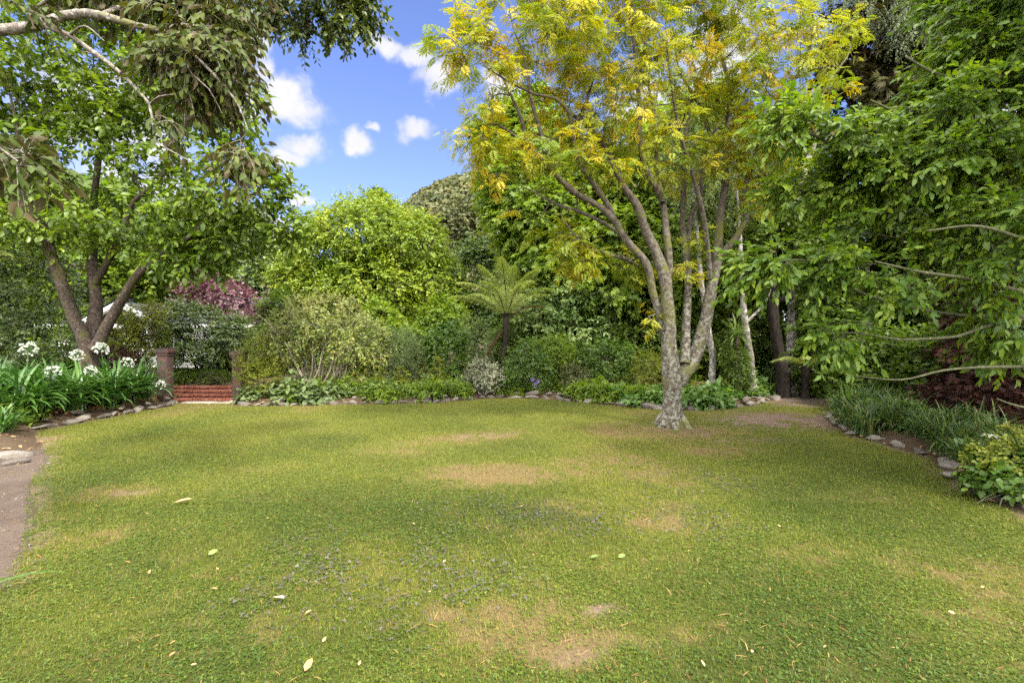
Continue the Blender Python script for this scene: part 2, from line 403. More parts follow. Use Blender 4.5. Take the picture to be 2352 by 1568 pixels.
M['camellia'] = leafmat("camellia leaves", [(.035, .06, .015), (.075, .115, .026), (.15, .19, .065)], .35, .25, .5, (1.4, 1.5, .5))
M['purple'] = leafmat("plum leaves", [(.07, .026, .034), (.12, .05, .065), (.18, .09, .11), (.23, .16, .19)], .45, .3, .5, (1.4, .7, .8))
M['olive'] = leafmat("olive bush leaves", [(.035, .045, .016), (.055, .065, .022), (.085, .09, .03), (.10, .085, .035)], .6, .2, .25, (1.2, 1.2, .5), None, .12, .6)
M['conifer'] = leafmat("conifer sprays", [(.030, .022, .014), (.045, .038, .016), (.075, .085, .02), (.07, .04, .024)], .6, .15, .2, (1.2, 1.2, .5), None, .6, .6)
M['rust'] = leafmat("rust brown sprays", [(.022, .010, .009), (.045, .018, .014), (.085, .036, .024)], .7, .2, .2, (1.3, .9, .6))
M['gold'] = leafmat("golden leaves", [(.07, .105, .012), (.14, .17, .014), (.20, .20, .016)], .5, .35, .35, (1.3, 1.2, .4))
M['twiggy'] = leafmat("azalea leaves", [(.06, .10, .018), (.12, .165, .026), (.19, .215, .04), (.25, .22, .045)], .45, .32, .4, (1.3, 1.25, .5), None, .9, .4)
M['variegated'] = leafmat("variegated leaves", [(.10, .12, .07), (.22, .23, .15), (.36, .35, .26)], .5, .25, .35, (1.1, 1.1, .7))
M['pale'] = leafmat("pale green leaves", [(.05, .095, .022), (.10, .16, .04), (.20, .25, .08)], .45, .35, .4, (1.25, 1.3, .5))
M['agapanthus'] = leafmat("agapanthus leaves", [(.025, .065, .014), (.045, .105, .018), (.08, .155, .03)], .33, .25, .55, (1.3, 1.5, .5))
M['straw'] = leafmat("dry straw leaves", [(.10, .05, .02), (.18, .10, .04), (.28, .18, .07)], .7, .2, .2, (1.2, 1, .6))
M['fern'] = leafmat("tree fern fronds", [(.14, .19, .045), (.23, .28, .075), (.33, .36, .14)], .5, .35, .3, (1.2, 1.25, .5))
M['deadfrond'] = leafmat("dead fern fronds", [(.05, .024, .011), (.09, .045, .017), (.14, .07, .024)], .8, .2, .15, (1.2, .9, .5))
M['hosta'] = leafmat("broad bed leaves", [(.045, .10, .02), (.075, .145, .028), (.13, .20, .05)], .4, .3, .45, (1.3, 1.4, .5))
M['liriope'] = leafmat("border grass leaves", [(.02, .05, .012), (.035, .08, .016), (.07, .12, .02), (.16, .14, .05)], .4, .25, .4, (1.2, 1.3, .5))
M['white'] = leafmat("white petals", [(.42, .46, .38), (.56, .58, .53), (.68, .69, .66)], .6, .3, .2, (1, 1, .95))
M['violet'] = leafmat("violet petals", [(.25, .18, .5), (.35, .25, .6)], .6, .3, .2, (1, 1, 1))
M['grass'] = leafmat("lawn blades", [(.032, .060, .005), (.072, .102, .007), (.125, .145, .010), (.185, .165, .034), (.19, .14, .06)], .6, .3, .2, (1.2, 1.2, .4), None, 1.0, .0)
M['clover'] = leafmat("lawn clover leaves", [(.030, .060, .006), (.062, .097, .009), (.107, .134, .013), (.165, .15, .032)], .5, .25, .3, (1.2, 1.3, .5), None, 1.0, .0)
M['purpleclover'] = leafmat("purple clover leaves", [(.055, .05, .042), (.08, .074, .062), (.11, .11, .075)], .5, .2, .35, (1, 1, .8))
M['litterleaf'] = leafmat("fallen dry leaves", [(.20, .10, .04), (.36, .20, .09), (.46, .32, .17)], .7, .2, .25, (1.1, .9, .6))
M['ashbark'] = barkmat("ash bark", (.035, .028, .022), (.115, .095, .075), (.20, .205, .17), (.10, .10, .03), 7, .6, .50, .7, (1.6, 4.2))
M['leftbark'] = barkmat("grey brown bark", (.022, .016, .013), (.075, .056, .045), (.20, .185, .165), (.06, .058, .022), 9, .6, .40, 1.0)
M['limbbark'] = barkmat("mossy grey limb bark", (.06, .05, .045), (.20, .175, .15), (.34, .33, .30), (.10, .10, .04), 9, .9, .45, .7)
M['brownbark'] = barkmat("brown bark", (.03, .022, .017), (.09, .068, .05), (.15, .13, .10), None, 6, .4, .35, .6)
M['darkbark'] = barkmat("dark bark", (.010, .008, .007), (.028, .022, .018), (.05, .045, .04), None, 6, .3, .3, .6)
M['birchbark'] = barkmat("birch bark", (.035, .03, .027), (.19, .17, .15), (.30, .285, .26), None, 4, 1.6, .5, .5)
M['paletwig'] = barkmat("pale stems", (.16, .13, .09), (.32, .28, .21), (.42, .40, .32), None, 8, .5, .45, .3)
M['twig'] = barkmat("twigs", (.05, .04, .03), (.12, .10, .075), (.18, .165, .13), None, 8, .5, .4, .2)
M['greentwig'] = barkmat("green brown twigs", (.05, .055, .03), (.10, .10, .055), (.16, .15, .10), None, 8, .5, .4, .2)
M['stone'] = plainmat("edging stone", [(.04, .034, .03), (.10, .085, .075), (.17, .15, .13), (.25, .22, .195)], .9, 7, .9, .2, .42, .03)
M['brick'] = plainmat("red brick", [(.07, .028, .02), (.15, .048, .03), (.22, .08, .05), (.14, .085, .07)], .85, 12, .5, .2, .55, .01)
M['slab'] = plainmat("grey slab", [(.17, .15, .12), (.28, .25, .21), (.36, .33, .28)], .9, 5, .5)
M['weatherboard'] = plainmat("white painted boards", [(.74, .74, .74), (.80, .80, .79)], .5, 3, .05)
M['slate'] = plainmat("grey slate", [(.04, .04, .047), (.075, .075, .085), (.11, .105, .115)], .7, 4, .4)
M['pipe'] = plainmat("dark wire", [(.05, .05, .05), (.08, .08, .08)], .6, 2, .0)


def glassmat():
    m, N, Lk = newmat("window glass"); p = N.new("ShaderNodeBsdfPrincipled"); p.inputs['Base Color'].default_value = (.03, .035, .04, 1); p.inputs['Roughness'].default_value = .05
    p.inputs['Specular IOR Level'].default_value = .8; o = N.new("ShaderNodeOutputMaterial"); Lk(p.outputs[0], o.inputs[0]); return m
M['glass'] = glassmat()

def brickwall():
    m, N, Lk = newmat("weathered brickwork")
    tc = N.new("ShaderNodeTexCoord"); s = N.new("ShaderNodeSeparateXYZ"); Lk(tc.outputs['Object'], s.inputs[0])
    a = N.new("ShaderNodeMath"); Lk(s.outputs[0], a.inputs[0]); Lk(s.outputs[1], a.inputs[1])
    c = N.new("ShaderNodeCombineXYZ"); Lk(a.outputs[0], c.inputs[0]); Lk(s.outputs[2], c.inputs[1])
    b = N.new("ShaderNodeTexBrick"); b.inputs['Scale'].default_value = 1; b.inputs['Brick Width'].default_value = .20; b.inputs['Row Height'].default_value = .072; b.inputs['Mortar Size'].default_value = .006
    b.inputs['Color1'].default_value = (.10, .034, .026, 1); b.inputs['Color2'].default_value = (.042, .025, .025, 1); b.inputs['Mortar'].default_value = (.085, .075, .068, 1)
    Lk(c.outputs[0], b.inputs['Vector'])
    n = N.new("ShaderNodeTexNoise"); n.inputs['Scale'].default_value = 5; n.inputs['Detail'].default_value = 5; Lk(tc.outputs['Object'], n.inputs['Vector'])
    mr = N.new("ShaderNodeMapRange"); mr.inputs[1].default_value = .45; mr.inputs[2].default_value = .7; mr.inputs[4].default_value = .6; Lk(n.outputs[0], mr.inputs[0])
    mx = N.new("ShaderNodeMix"); mx.data_type = 'RGBA'; Lk(mr.outputs[0], mx.inputs['Factor']); Lk(b.outputs[0], mx.inputs['A']); mx.inputs['B'].default_value = (.05, .045, .042, 1)
    p = N.new("ShaderNodeBsdfPrincipled"); Lk(mx.outputs['Result'], p.inputs['Base Color']); p.inputs['Roughness'].default_value = .9
    bp = N.new("ShaderNodeBump"); bp.inputs['Strength'].default_value = .6; bp.inputs['Distance'].default_value = .02; bp.invert = True; Lk(b.outputs['Fac'], bp.inputs['Height']); Lk(bp.outputs[0], p.inputs['Normal'])
    o = N.new("ShaderNodeOutputMaterial"); Lk(p.outputs[0], o.inputs[0]); return m
M['brickwall'] = brickwall()

def groundmat(name, kind):
    """kind 'soil' : dark litter; 'lawn' : colour attribute x speckle; 'dirt' : pale track"""
    m, N, Lk = newmat(name); tc = N.new("ShaderNodeTexCoord")
    def nz(s, d, r=.65):
        n = N.new("ShaderNodeTexNoise"); n.inputs['Scale'].default_value = s; n.inputs['Detail'].default_value = d; n.inputs['Roughness'].default_value = r
        Lk(tc.outputs['Object'], n.inputs['Vector']); return n.outputs[0]
    f = nz(45, 6, .75); g = nz(2.5, 4)
    if kind == 'lawn':
        at = N.new("ShaderNodeAttribute"); at.attribute_name = "tint"
        r = ramp(N, Lk, f, [(.35, .35, .35), (.8, .8, .8), (1.25, 1.25, 1.2)])
        mx = N.new("ShaderNodeMix"); mx.data_type = 'RGBA'; mx.blend_type = 'MULTIPLY'; mx.inputs['Factor'].default_value = 1; Lk(at.outputs['Color'], mx.inputs['A']); Lk(r, mx.inputs['B']); c = mx.outputs['Result']
    elif kind == 'soil':
        mm = N.new("ShaderNodeMath"); mm.operation = 'MULTIPLY_ADD'; mm.inputs[1].default_value = .5; Lk(g, mm.inputs[0])
        m2 = N.new("ShaderNodeMath"); m2.operation = 'MULTIPLY'; m2.inputs[1].default_value = .5; Lk(f, m2.inputs[0]); Lk(m2.outputs[0], mm.inputs[2])
        c = ramp(N, Lk, mm.outputs[0], [(.018, .013, .009), (.04, .028, .018), (.085, .06, .038), (.16, .11, .07)])
    else:
        mm = N.new("ShaderNodeMath"); mm.operation = 'MULTIPLY_ADD'; mm.inputs[1].default_value = .55; Lk(g, mm.inputs[0])
        m2 = N.new("ShaderNodeMath"); m2.operation = 'MULTIPLY'; m2.inputs[1].default_value = .45; Lk(f, m2.inputs[0]); Lk(m2.outputs[0], mm.inputs[2])
        c = ramp(N, Lk, mm.outputs[0], [(.022, .016, .012), (.058, .043, .034), (.105, .08, .066), (.19, .15, .125)])
    p = N.new("ShaderNodeBsdfPrincipled"); Lk(c, p.inputs['Base Color']); p.inputs['Roughness'].default_value = .95; p.inputs['Specular IOR Level'].default_value = .1
    bp = N.new("ShaderNodeBump"); bp.inputs['Strength'].default_value = .7; bp.inputs['Distance'].default_value = .02; Lk(f, bp.inputs['Height']); Lk(bp.outputs[0], p.inputs['Normal'])
    o = N.new("ShaderNodeOutputMaterial"); Lk(p.outputs[0], o.inputs[0]); return m
M['soil'] = groundmat("bed soil", 'soil'); M['lawn'] = groundmat("lawn turf", 'lawn'); M['dirt'] = groundmat("dirt track", 'dirt')


# ------------------------------------------------------------------ the ground: one sheet, the lawn, the dirt paths
LAWN = np.array([(-2.9, -5), (-2.95, 1.5), (-3.1, 2.89), (-3.4, 3.35), (-4.0, 4.0), (-4.95, 4.95), (-6.0, 6.26), (-7.1, 7.3), (-7.95, 8.1), (-8.0, 9.2), (-7.95, 10.6),
                 (-7.95, 11.3), (-8.3, 11.85), (-6.9, 11.85), (-6.5, 11.3), (-5.2, 11.3), (-3.9, 11.55), (-1.9, 11.8), (-1.1, 12.35), (-.5, 12.95), (.4, 12.85), (1.37, 12.2),
                 (2.3, 11.4), (3.1, 10.75), (4.0, 10.5), (5.0, 10.9), (5.7, 11.4), (6.7, 12.3), (7.4, 13.2), (8.4, 14.3), (9.6, 14.9), (10.6, 14.3), (9.4, 13.4), (8.3, 12.6),
                 (7.2, 10.8), (6.2, 9.6), (5.72, 8.7), (5.4, 7.6), (5.42, 6.77), (5.35, 6.2), (4.85, 5.44), (4.5, 4.75), (4.42, 4.2), (4.4, 3), (4.4, -5)])
def poly_sd(x, y, poly):
    """signed distance, positive outside"""
    p = np.stack([x, y], -1); a = poly; b = np.roll(poly, -1, 0); d = np.full(x.shape, 1e9); ins = np.zeros(x.shape, bool)
    for i in range(len(a)):
        e = b[i] - a[i]; w = p - a[i]; t = np.clip((w @ e) / (e @ e), 0, 1)
        d = np.minimum(d, np.linalg.norm(w - t[..., None] * e, axis=-1))
        c = ((a[i, 1] > y) != (b[i, 1] > y)) & (x < (b[i, 0] - a[i, 0]) * (y - a[i, 1]) / (b[i, 1] - a[i, 1] + 1e-12) + a[i, 0]); ins ^= c
    return np.where(ins, -d, d)
LTRACK = np.array([(-2.95, 1.2), (-3.1, 2.89), (-3.4, 3.35), (-4.0, 4.0), (-4.95, 4.95), (-6.0, 6.26), (-6.5, 6.7), (-7.2, 6.6), (-6.3, 5.5), (-5.2, 4.2), (-4.3, 3.0), (-4.0, 1.2)])
def gz(x, y):
    x = np.atleast_1d(np.asarray(x, float)); y = np.atleast_1d(np.asarray(y, float))
    d = np.minimum(poly_sd(x, y, LAWN), poly_sd(x, y, LTRACK) + .0)
    up = .13 * smooth(.05, .45, d) + .02 * (fbm(np.stack([x, y], -1), 1.2, 5) - .5) * smooth(.1, .5, d)
    rise = .18 * smooth(12.9, 14.5, y) * smooth(.1, .6, d) + .03 * np.clip(y - 16, 0, 40)
    st = (x > -9.25) & (x < -6.6) & (y > 11.7) & (y < 13.3)
    return np.where(st, -.06, np.where(d <= 0, -.03, up + rise))
def gz1(x, y): return float(gz(x, y)[0])

def spaced(lo, hi, step, far):
    core = np.arange(lo, hi + 1e-6, step); g = []; d = step
    v = 0
    while v < far: d *= 1.35; v += d; g.append(v)
    g = np.array(g); return np.concatenate([(lo - g)[::-1], core, hi + g])
def ground_sheet():
    X = spaced(-13, 12, .14, 420); Y = spaced(-5, 17, .14, 420)
    gx, gy = np.meshgrid(X, Y); z = gz(gx.ravel(), gy.ravel())
    V = np.stack([gx.ravel(), gy.ravel(), z], -1); nx, ny = len(X), len(Y)
    i = (np.arange(ny - 1)[:, None] * nx + np.arange(nx - 1)[None]).ravel()
    f = np.stack([i, i + 1, i + 1 + nx, i + nx], -1)
    s = Soup(); s.add(V, f.ravel(), np.full(len(f), 4)); prop(s.build("ground", M['soil'], None, True), kind='structure')
ground_sheet()

def ell(x, y, c, rx, ry, rot=0.0, soft=.6):
    dx = x - c[0]; dy = y - c[1]; cs, sn = math.cos(rot), math.sin(rot)
    q = np.sqrt(((dx * cs + dy * sn) / rx) ** 2 + ((-dx * sn + dy * cs) / ry) ** 2)
    return 1 - smooth(1 - soft, 1 + soft, q)
def lawn_fields(x, y):
    p = np.stack([x, y], -1); n1 = fbm(p, .7, 11, 4); n2 = fbm(p, 2.6, 23, 3); nn = (n2 - .5) * 1.4
    def pt(px, py, rx, ry, rot=0, k=1.0, soft=.8): return k * np.clip(ell(x, y, G(px, py), rx, ry, rot, soft) * (1 + nn), 0, 1.2)
    dry = pt(1095, 1092, .62, .42, .1, 1.0) + pt(1220, 1100, .4, .25) * .6 + pt(1100, 1003, .75, .42, .5, .75) + pt(1560, 992, 1.1, .7, 0, .9) + pt(1650, 1036, .5, .3, 0, .9) + pt(900, 1040, .5, .3, 0, .5)
    dry = dry + pt(250, 1132, .45, .25, 0, .8) + pt(210, 1230, .3, .2, 0, .6) + pt(1330, 1490, .6, .12, .2, .5) + pt(1310, 1165, .35, .22, 0, .6) + pt(1210, 1210, .3, .2, 0, .4) + pt(620, 1440, .3, .15, 0, .4)
    dry = dry + pt(1100, 1420, .35, .15, 0, .5) + pt(2290, 1330, .4, .4, 0, .45) + pt(1990, 1140, .4, .3, 0, .35) + pt(1900, 1280, .5, .2, 0, .35) + .75 * smooth(.60, .78, n1)
    soil = pt(1790, 965, 1.25, .95, .3, 1.0, .6) + pt(1860, 918, 1.2, 1.2, .6, 1.2, .5) + pt(1560, 985, .55, .5, 0, .55) + pt(1390, 1402, .10, .05, 0, 1) + pt(1120, 1000, .5, .22, .5, .55) + pt(300, 1130, .14, .08, 0, .7)
    soil = soil + pt(1380, 1500, .3, .05, .2, .4) + pt(1700, 1010, .6, .25, 0, .4)
    e = -poly_sd(x, y, LAWN); soil = soil + .7 * (1 - smooth(.0, .22, e + .12 * nn))
    purple = pt(900, 1330, .7, .45, 0, .9) + pt(1480, 1190, .7, .4, 0, .9) + pt(1560, 1105, .7, .4, 0, .8) + pt(1240, 1210, .5, .35, 0, .5) + pt(1100, 1180, .5, .35, 0, .4) + pt(720, 1250, .3, .25, 0, .3)
    rag = fbm(p, 9, 57, 3) - .5; dry = dry * np.clip(.85 + 3.0 * rag + .5 * (dry - .5), 0, 1.2); soil = np.where(soil > .95, soil, soil * np.clip(.75 + 4.0 * rag, 0, 1.3)); dry = dry + .35 * smooth(.12, .2, rag) * smooth(5.5, 2.5, y)
    yel_light = np.clip(.5 + (n1 - .5) * 2.2 + .30 * smooth(4.5, 7.5, y) - .30 * smooth(3.6, 2.0, y), 0, 1)  # noise yellowness, plus painted shade: near turf darker, farther turf lighter
    return np.clip(dry, 0, 1), np.clip(soil, 0, 1), np.clip(purple, 0, 1), yel_light
def lawn_sheet():
    st = .06; X = np.arange(-8.6, 11, st); Y = np.arange(-5, 15.1, st); gx, gy = np.meshgrid(X, Y); x = gx.ravel(); y = gy.ravel()
    d = poly_sd(x, y, LAWN); dry, soil, pur, yel_light = lawn_fields(x, y)
    z = .012 * (fbm(np.stack([x, y], -1), .8, 3, 3) - .5) - .01 * smooth(-.1, .05, d)
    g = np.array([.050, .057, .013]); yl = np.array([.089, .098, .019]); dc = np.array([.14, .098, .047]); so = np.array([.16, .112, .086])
    c = g * (1 - yel_light[:, None]) + yl * yel_light[:, None]; c = c * (1 - dry[:, None] * .85) + dc * dry[:, None] * .85; c = c * (1 - soil[:, None]) + so * soil[:, None]
    nx, ny = len(X), len(Y); i = (np.arange(ny - 1)[:, None] * nx + np.arange(nx - 1)[None]).ravel(); f = np.stack([i, i + 1, i + 1 + nx, i + nx], -1)
    keep = (d[f] < .03).any(1); f = f[keep]; used = np.unique(f); mp = np.full(len(x), -1); mp[used] = np.arange(len(used)); f = mp[f]
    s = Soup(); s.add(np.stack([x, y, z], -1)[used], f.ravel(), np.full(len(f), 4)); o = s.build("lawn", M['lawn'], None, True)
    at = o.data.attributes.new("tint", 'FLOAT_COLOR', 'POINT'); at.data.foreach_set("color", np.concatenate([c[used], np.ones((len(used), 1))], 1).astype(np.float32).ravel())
    prop(o, kind='structure')
lawn_sheet()
def flat_poly(name, poly, z, mat, st=.05, wob=.08):
    lo = poly.min(0) - .4; hi = poly.max(0) + .4; X = np.arange(lo[0], hi[0], st); Y = np.arange(lo[1], hi[1], st); gx, gy = np.meshgrid(X, Y); x = gx.ravel(); y = gy.ravel()
    d = poly_sd(x, y, poly) + wob * 2 * (fbm(np.stack([x, y], -1), 2.5, 8) - .5)
    nx, ny = len(X), len(Y); i = (np.arange(ny - 1)[:, None] * nx + np.arange(nx - 1)[None]).ravel(); f = np.stack([i, i + 1, i + 1 + nx, i + nx], -1)
    f = f[(d[f] < .25).all(1)]; zz = z - .03 * smooth(-.05, .12, d) + .02 * (fbm(np.stack([x, y], -1), 1.5, 4) - .5)
    used = np.unique(f); mp = np.full(len(x), -1); mp[used] = np.arange(len(used)); s = Soup(); s.add(np.stack([x, y, zz], -1)[used], mp[f].ravel(), np.full(len(f), 4))
    return prop(s.build(name, mat, None, True), kind='structure')
flat_poly("path", LTRACK, .008, M['dirt'])
flat_poly("path", np.array([(6.0, 11.3), (7.0, 12.4), (8.0, 13.7), (9.4, 14.6), (10.3, 14.2), (9.0, 13.2), (8.0, 12.3), (7.0, 11.0)]), .012, M['dirt'])


# ------------------------------------------------------------------ grass and clover on the lawn (uncountable)
def lawn_cover():
    rs = np.random.default_rng(5); gs = Soup(); cs = Soup(); ps = Soup()
    bands = [(1.75, 3.0, 12000, 8500), (3.0, 4.5, 8000, 5200), (4.5, 6.5, 4800, 2200), (6.5, 9.0, 3000, 600), (9.0, 13.2, 1900, 120)]
    for (y0, y1, nb, nc) in bands:
        x0 = max(-8.4, -1.12 * y1 - .2); x1 = min(9.5, 1.12 * y1 + .2); area = (x1 - x0) * (y1 - y0)
        sc = 1 + .10 * (y0 - 1.75)
        for kind, dens in (('b', nb), ('c', nc)):
            n = int(area * dens); x = rs.uniform(x0, x1, n); y = rs.uniform(y0, y1, n)
            d = poly_sd(x, y, LAWN); dry, soil, pur, yel_light = lawn_fields(x, y)
            pz = fbm(np.stack([x, y], -1), 1.6, 31, 3); cl = smooth(.35, .6, pz)
            keep = (d < .02) & (rs.random(n) > soil * .93) & (rs.random(n) > dry * (.35 if kind == 'b' else .8)) & (np.abs(x) < 1.1 * y + .2)
            keep &= (rs.random(n) < ((1 - .45 * cl) if kind == 'b' else (.25 + .75 * cl)))
            x, y, dry, pur, yel_light = x[keep], y[keep], dry[keep], pur[keep], yel_light[keep]; n = len(x)
            if kind == 'b':
                base = np.stack([x, y, np.full(n, -.004)], -1); az = rs.uniform(0, 6.283, n)
                r = np.clip(.12 + .42 * yel_light + .5 * dry + rs.normal(0, .13, n) + (rs.random(n) < .10) * .5, 0, 1)
                straps(gs, base, az, rs.uniform(.6, 1.5, n), rs.uniform(.2, 1.4, n), rs.uniform(.016, .040, n) * sc ** .7, rs.uniform(.0017, .0030, n) * sc, r, 2, .1, .8)
            else:
                isp = rs.random(n) < pur * .28
                pos = np.stack([x, y, rs.uniform(.004, .020, n)], -1); X = np.stack([np.cos(a := rs.uniform(0, 6.283, n)), np.sin(a), rs.uniform(-.25, .25, n)], -1)
                Nn = norm(np.stack([rs.normal(0, .38, n), rs.normal(0, .38, n), np.ones(n)], -1)); r = np.clip(.05 + .45 * yel_light + rs.normal(0, .2, n), 0, 1); sz = rs.uniform(.007, .019, n) * sc
                scatter(cs, CLOV, pos[~isp], X[~isp], Nn[~isp], sz[~isp], 1, r[~isp])
                scatter(ps, CLOV, pos[isp] + np.array([0, 0, .008]), X[isp], Nn[isp], sz[isp] * 1.5, 1, r[isp])
    # dead straw and bits lying in the turf
    n = 5200; x = rs.uniform(-6, 6, n); y = 1.8 + 6 * rs.random(n) ** 1.5; k = (poly_sd(x, y, LAWN) < .25) & (fbm(np.stack([x, y], -1), 1.3, 77, 3) > .42); x, y = x[k], y[k]; n = len(x); ss = Soup()
    straps(ss, np.stack([x, y, rs.uniform(.008, .02, n)], -1), rs.uniform(0, 6.28, n), rs.uniform(-.1, .35, n), rs.uniform(0, .6, n), rs.uniform(.02, .07, n), rs.uniform(.0025, .006, n), rs.random(n), 2, .2, .6)
    prop(ss.build("straw", M['straw']), "dead straw and dry bits scattered in the turf", "straw", kind='stuff')
    prop(gs.build("grass", M['grass']), "short mown lawn grass, green to straw yellow", "grass", kind='stuff')
    prop(cs.build("clover", M['clover']), "small green clover leaves growing through the lawn", "clover", kind='stuff')
    prop(ps.build("purple_clover", M['purpleclover']), "dark purplish clover patches in the middle of the lawn", "clover", kind='stuff')
lawn_cover()


# ------------------------------------------------------------------ plant builders
def EP(px, py, Y, rx, ry, rd=None):
    c = P(px, py, Y); a = rx / F * Y; b = ry / F * Y
    return (c[0], c[1], c[2], a, rd if rd is not None else (a + b) / 2, b)

def crown_points(E, n, rs, hollow=.55, gapf=.9, gapthr=.33, seed=1, front=.45, zmin=None):
    """targets near the outside of a union of ellipsoids, with noise gaps; outward directions"""
    E = np.array(E, float); w = (E[:, 3] * E[:, 4] * E[:, 5]) ** (2 / 3); w /= w.sum(); T = np.zeros((0, 3)); D = np.zeros((0, 3))
    for _ in range(12):
        m = n * 3; k = rs.choice(len(E), m, p=w); d = norm(rs.normal(size=(m, 3))); r = hollow + (1 - hollow) * rs.random(m) ** .6
        lump = .80 + .42 * fbm(E[k, :3] * 3.1 + d * 1.7, 1.3, seed + 5, 2)[:, None]; t = E[k, :3] + d * E[k, 3:] * r[:, None] * lump; t = t + rs.normal(0, .04, t.shape) * E[k, 3:].mean(1, keepdims=True)
        out = norm(d / E[k, 3:])
        keep = fbm(t, gapf, seed, 2) > gapthr
        q = np.min(np.linalg.norm((t[:, None] - E[None, :, :3]) / E[None, :, 3:], axis=-1) + (np.arange(len(E))[None] == k[:, None]) * 9, axis=1) if len(E) > 1 else np.full(m, 9.)
        keep &= q > .62
        keep &= (out[:, 1] < .35) | (rs.random(m) < front)
        if zmin is not None: keep &= t[:, 2] > zmin
        T = np.vstack([T, t[keep]]); D = np.vstack([D, out[keep]])
        if len(T) >= n: break
    return T[:n], D[:n]

def grow(nodes, T, rs, r_end=.004, rk=.010, sag=.06, maxr=.09, path=None, m=5):
    """join every target to the nearest part of the branchwork; returns curves (N,m,3), r0, r1"""
    nodes = np.array(nodes)[:, :4]; K = len(nodes); cap = K + len(T) * (m - 1); A = np.zeros((cap, 4)); A[:K] = nodes
    d0 = np.array([np.min(np.linalg.norm(A[:K, :3] - t, axis=1)) for t in T]); Q = []; r0 = []; r1 = []
    for i in np.argsort(d0):
        t = T[i]; v = A[:K, :3] - t; dd = np.sqrt((v * v).sum(1)); j = np.argmin(dd + np.maximum(0, A[:K, 2] - t[2]) * .5 - A[:K, 3] * 2)
        a = A[j, :3]; L = dd[j]; s = np.linspace(0, 1, m)[:, None]; k = rs.normal(0, .08 * L, 3); k[2] += sag * L
        c = a * (1 - s) + t * s + 4 * s * (1 - s) * k; ra = min(A[j, 3] * .75, rk * (L ** .6) + r_end, maxr)
        Q.append(c); r0.append(ra); r1.append(max(r_end * .6, ra * .35)); A[K:K + m - 1, :3] = c[1:]; A[K:K + m - 1, 3] = (ra + (r1[-1] - ra) * s[1:, 0]); K += m - 1
    return np.array(Q).reshape(-1, m, 3), np.array(r0), np.array(r1)

def sprays(T, D, rs, ntw=3, L=.4, k=6, size=.1, spread=.8, droop=.25, ldroop=.25, upn=.7, outn=.4, flat=.5, clump=.5, wid=1.0, fwd=.55, lateral=.9):
    n = len(T); dirs = norm(norm(D)[:, None] + spread * rs.normal(size=(n, ntw, 3)) + np.array([0, 0, -droop]))
    Lr = L * rs.uniform(.55, 1.25, (n, ntw)); t = np.linspace(.18, 1, k)[None, None] + rs.uniform(-.05, .05, (n, ntw, k))
    base = np.broadcast_to(T[:, None], (n, ntw, 3))
    def at(tt): return base[:, :, None] + dirs[:, :, None] * (Lr[..., None] * tt)[..., None] + np.array([0, 0, -1.]) * (droop * .6 * Lr[..., None] * tt * tt)[..., None]
    pos = at(t); side = norm(np.cross(dirs, np.array([0, 0, 1.])) + 1e-4)[:, :, None]
    sg = np.where(np.arange(k) % 2 == 0, 1, -1)[None, None, :, None] * lateral; sg = sg * np.where(np.arange(k) == k - 1, .15, 1)[None, None, :, None]
    X = norm(dirs[:, :, None] * fwd + side * sg + rs.normal(0, .28, pos.shape) + np.array([0, 0, -ldroop]))
    Nn = norm(np.array([0, 0, 1.]) * upn + D[:, None, None] * outn + rs.normal(0, flat, pos.shape))
    r = np.clip(clump * rs.random((n, 1, 1)) + (1 - clump) * rs.random(pos.shape[:3]), 0, 1)
    S = size * rs.uniform(.65, 1.2, pos.shape[:3])
    Q = at(np.broadcast_to(np.linspace(0, 1, 3)[None, None], (n, ntw, 3))).reshape(-1, 3, 3)
    return pos.reshape(-1, 3), X.reshape(-1, 3), Nn.reshape(-1, 3), S.ravel(), r.ravel(), Q

def dense_nodes(stems, step=.15): return np.vstack([catmull(s, step) for s in stems])

def build_plant(name, label, cat, base, stems, T, D, leaf, bark, tm, seed=1, group=None, sides=9, rough=.07, twigs=True, growbr=True, gk={}, crown='crown', stemname='trunk', limbs=False, twigr=.0025, extra=None):
    rs = np.random.default_rng(seed); root = empty(name, base, label, cat, group)
    curves = [catmull(s, .12 if s[0][3] < .3 else .15) for s in stems]; tr = Soup()
    for i, c in enumerate(curves):
        if limbs and i > 0:
            l = Soup(); tube(l, c, sides, rough, seed + i); l.build("limb", M[bark], root, True)
        else: tube(tr, c, sides, rough, seed + i)
    tw = tr if not limbs else Soup()
    if growbr and len(T):
        Q, a, b = grow(np.vstack(curves), T, rs, **gk); tubes(tw, Q, a, b, 5)
    lf = dict(leaf); mat = lf.pop('mat'); pos, X, Nn, S, r, Q = sprays(T, D, rs, **lf)
    if twigs: tubes(tw, Q, np.full(len(Q), twigr * 1.6), np.full(len(Q), twigr * .6), 3)
    tr.build(stemname, M[bark], root, True)
    if limbs: tw.build("twigs", M[bark], root, True)
    s = Soup(); scatter(s, tm, pos, X, Nn, S, 1, r)
    if extra: extra(s)
    s.build(crown, M[mat], root); return root

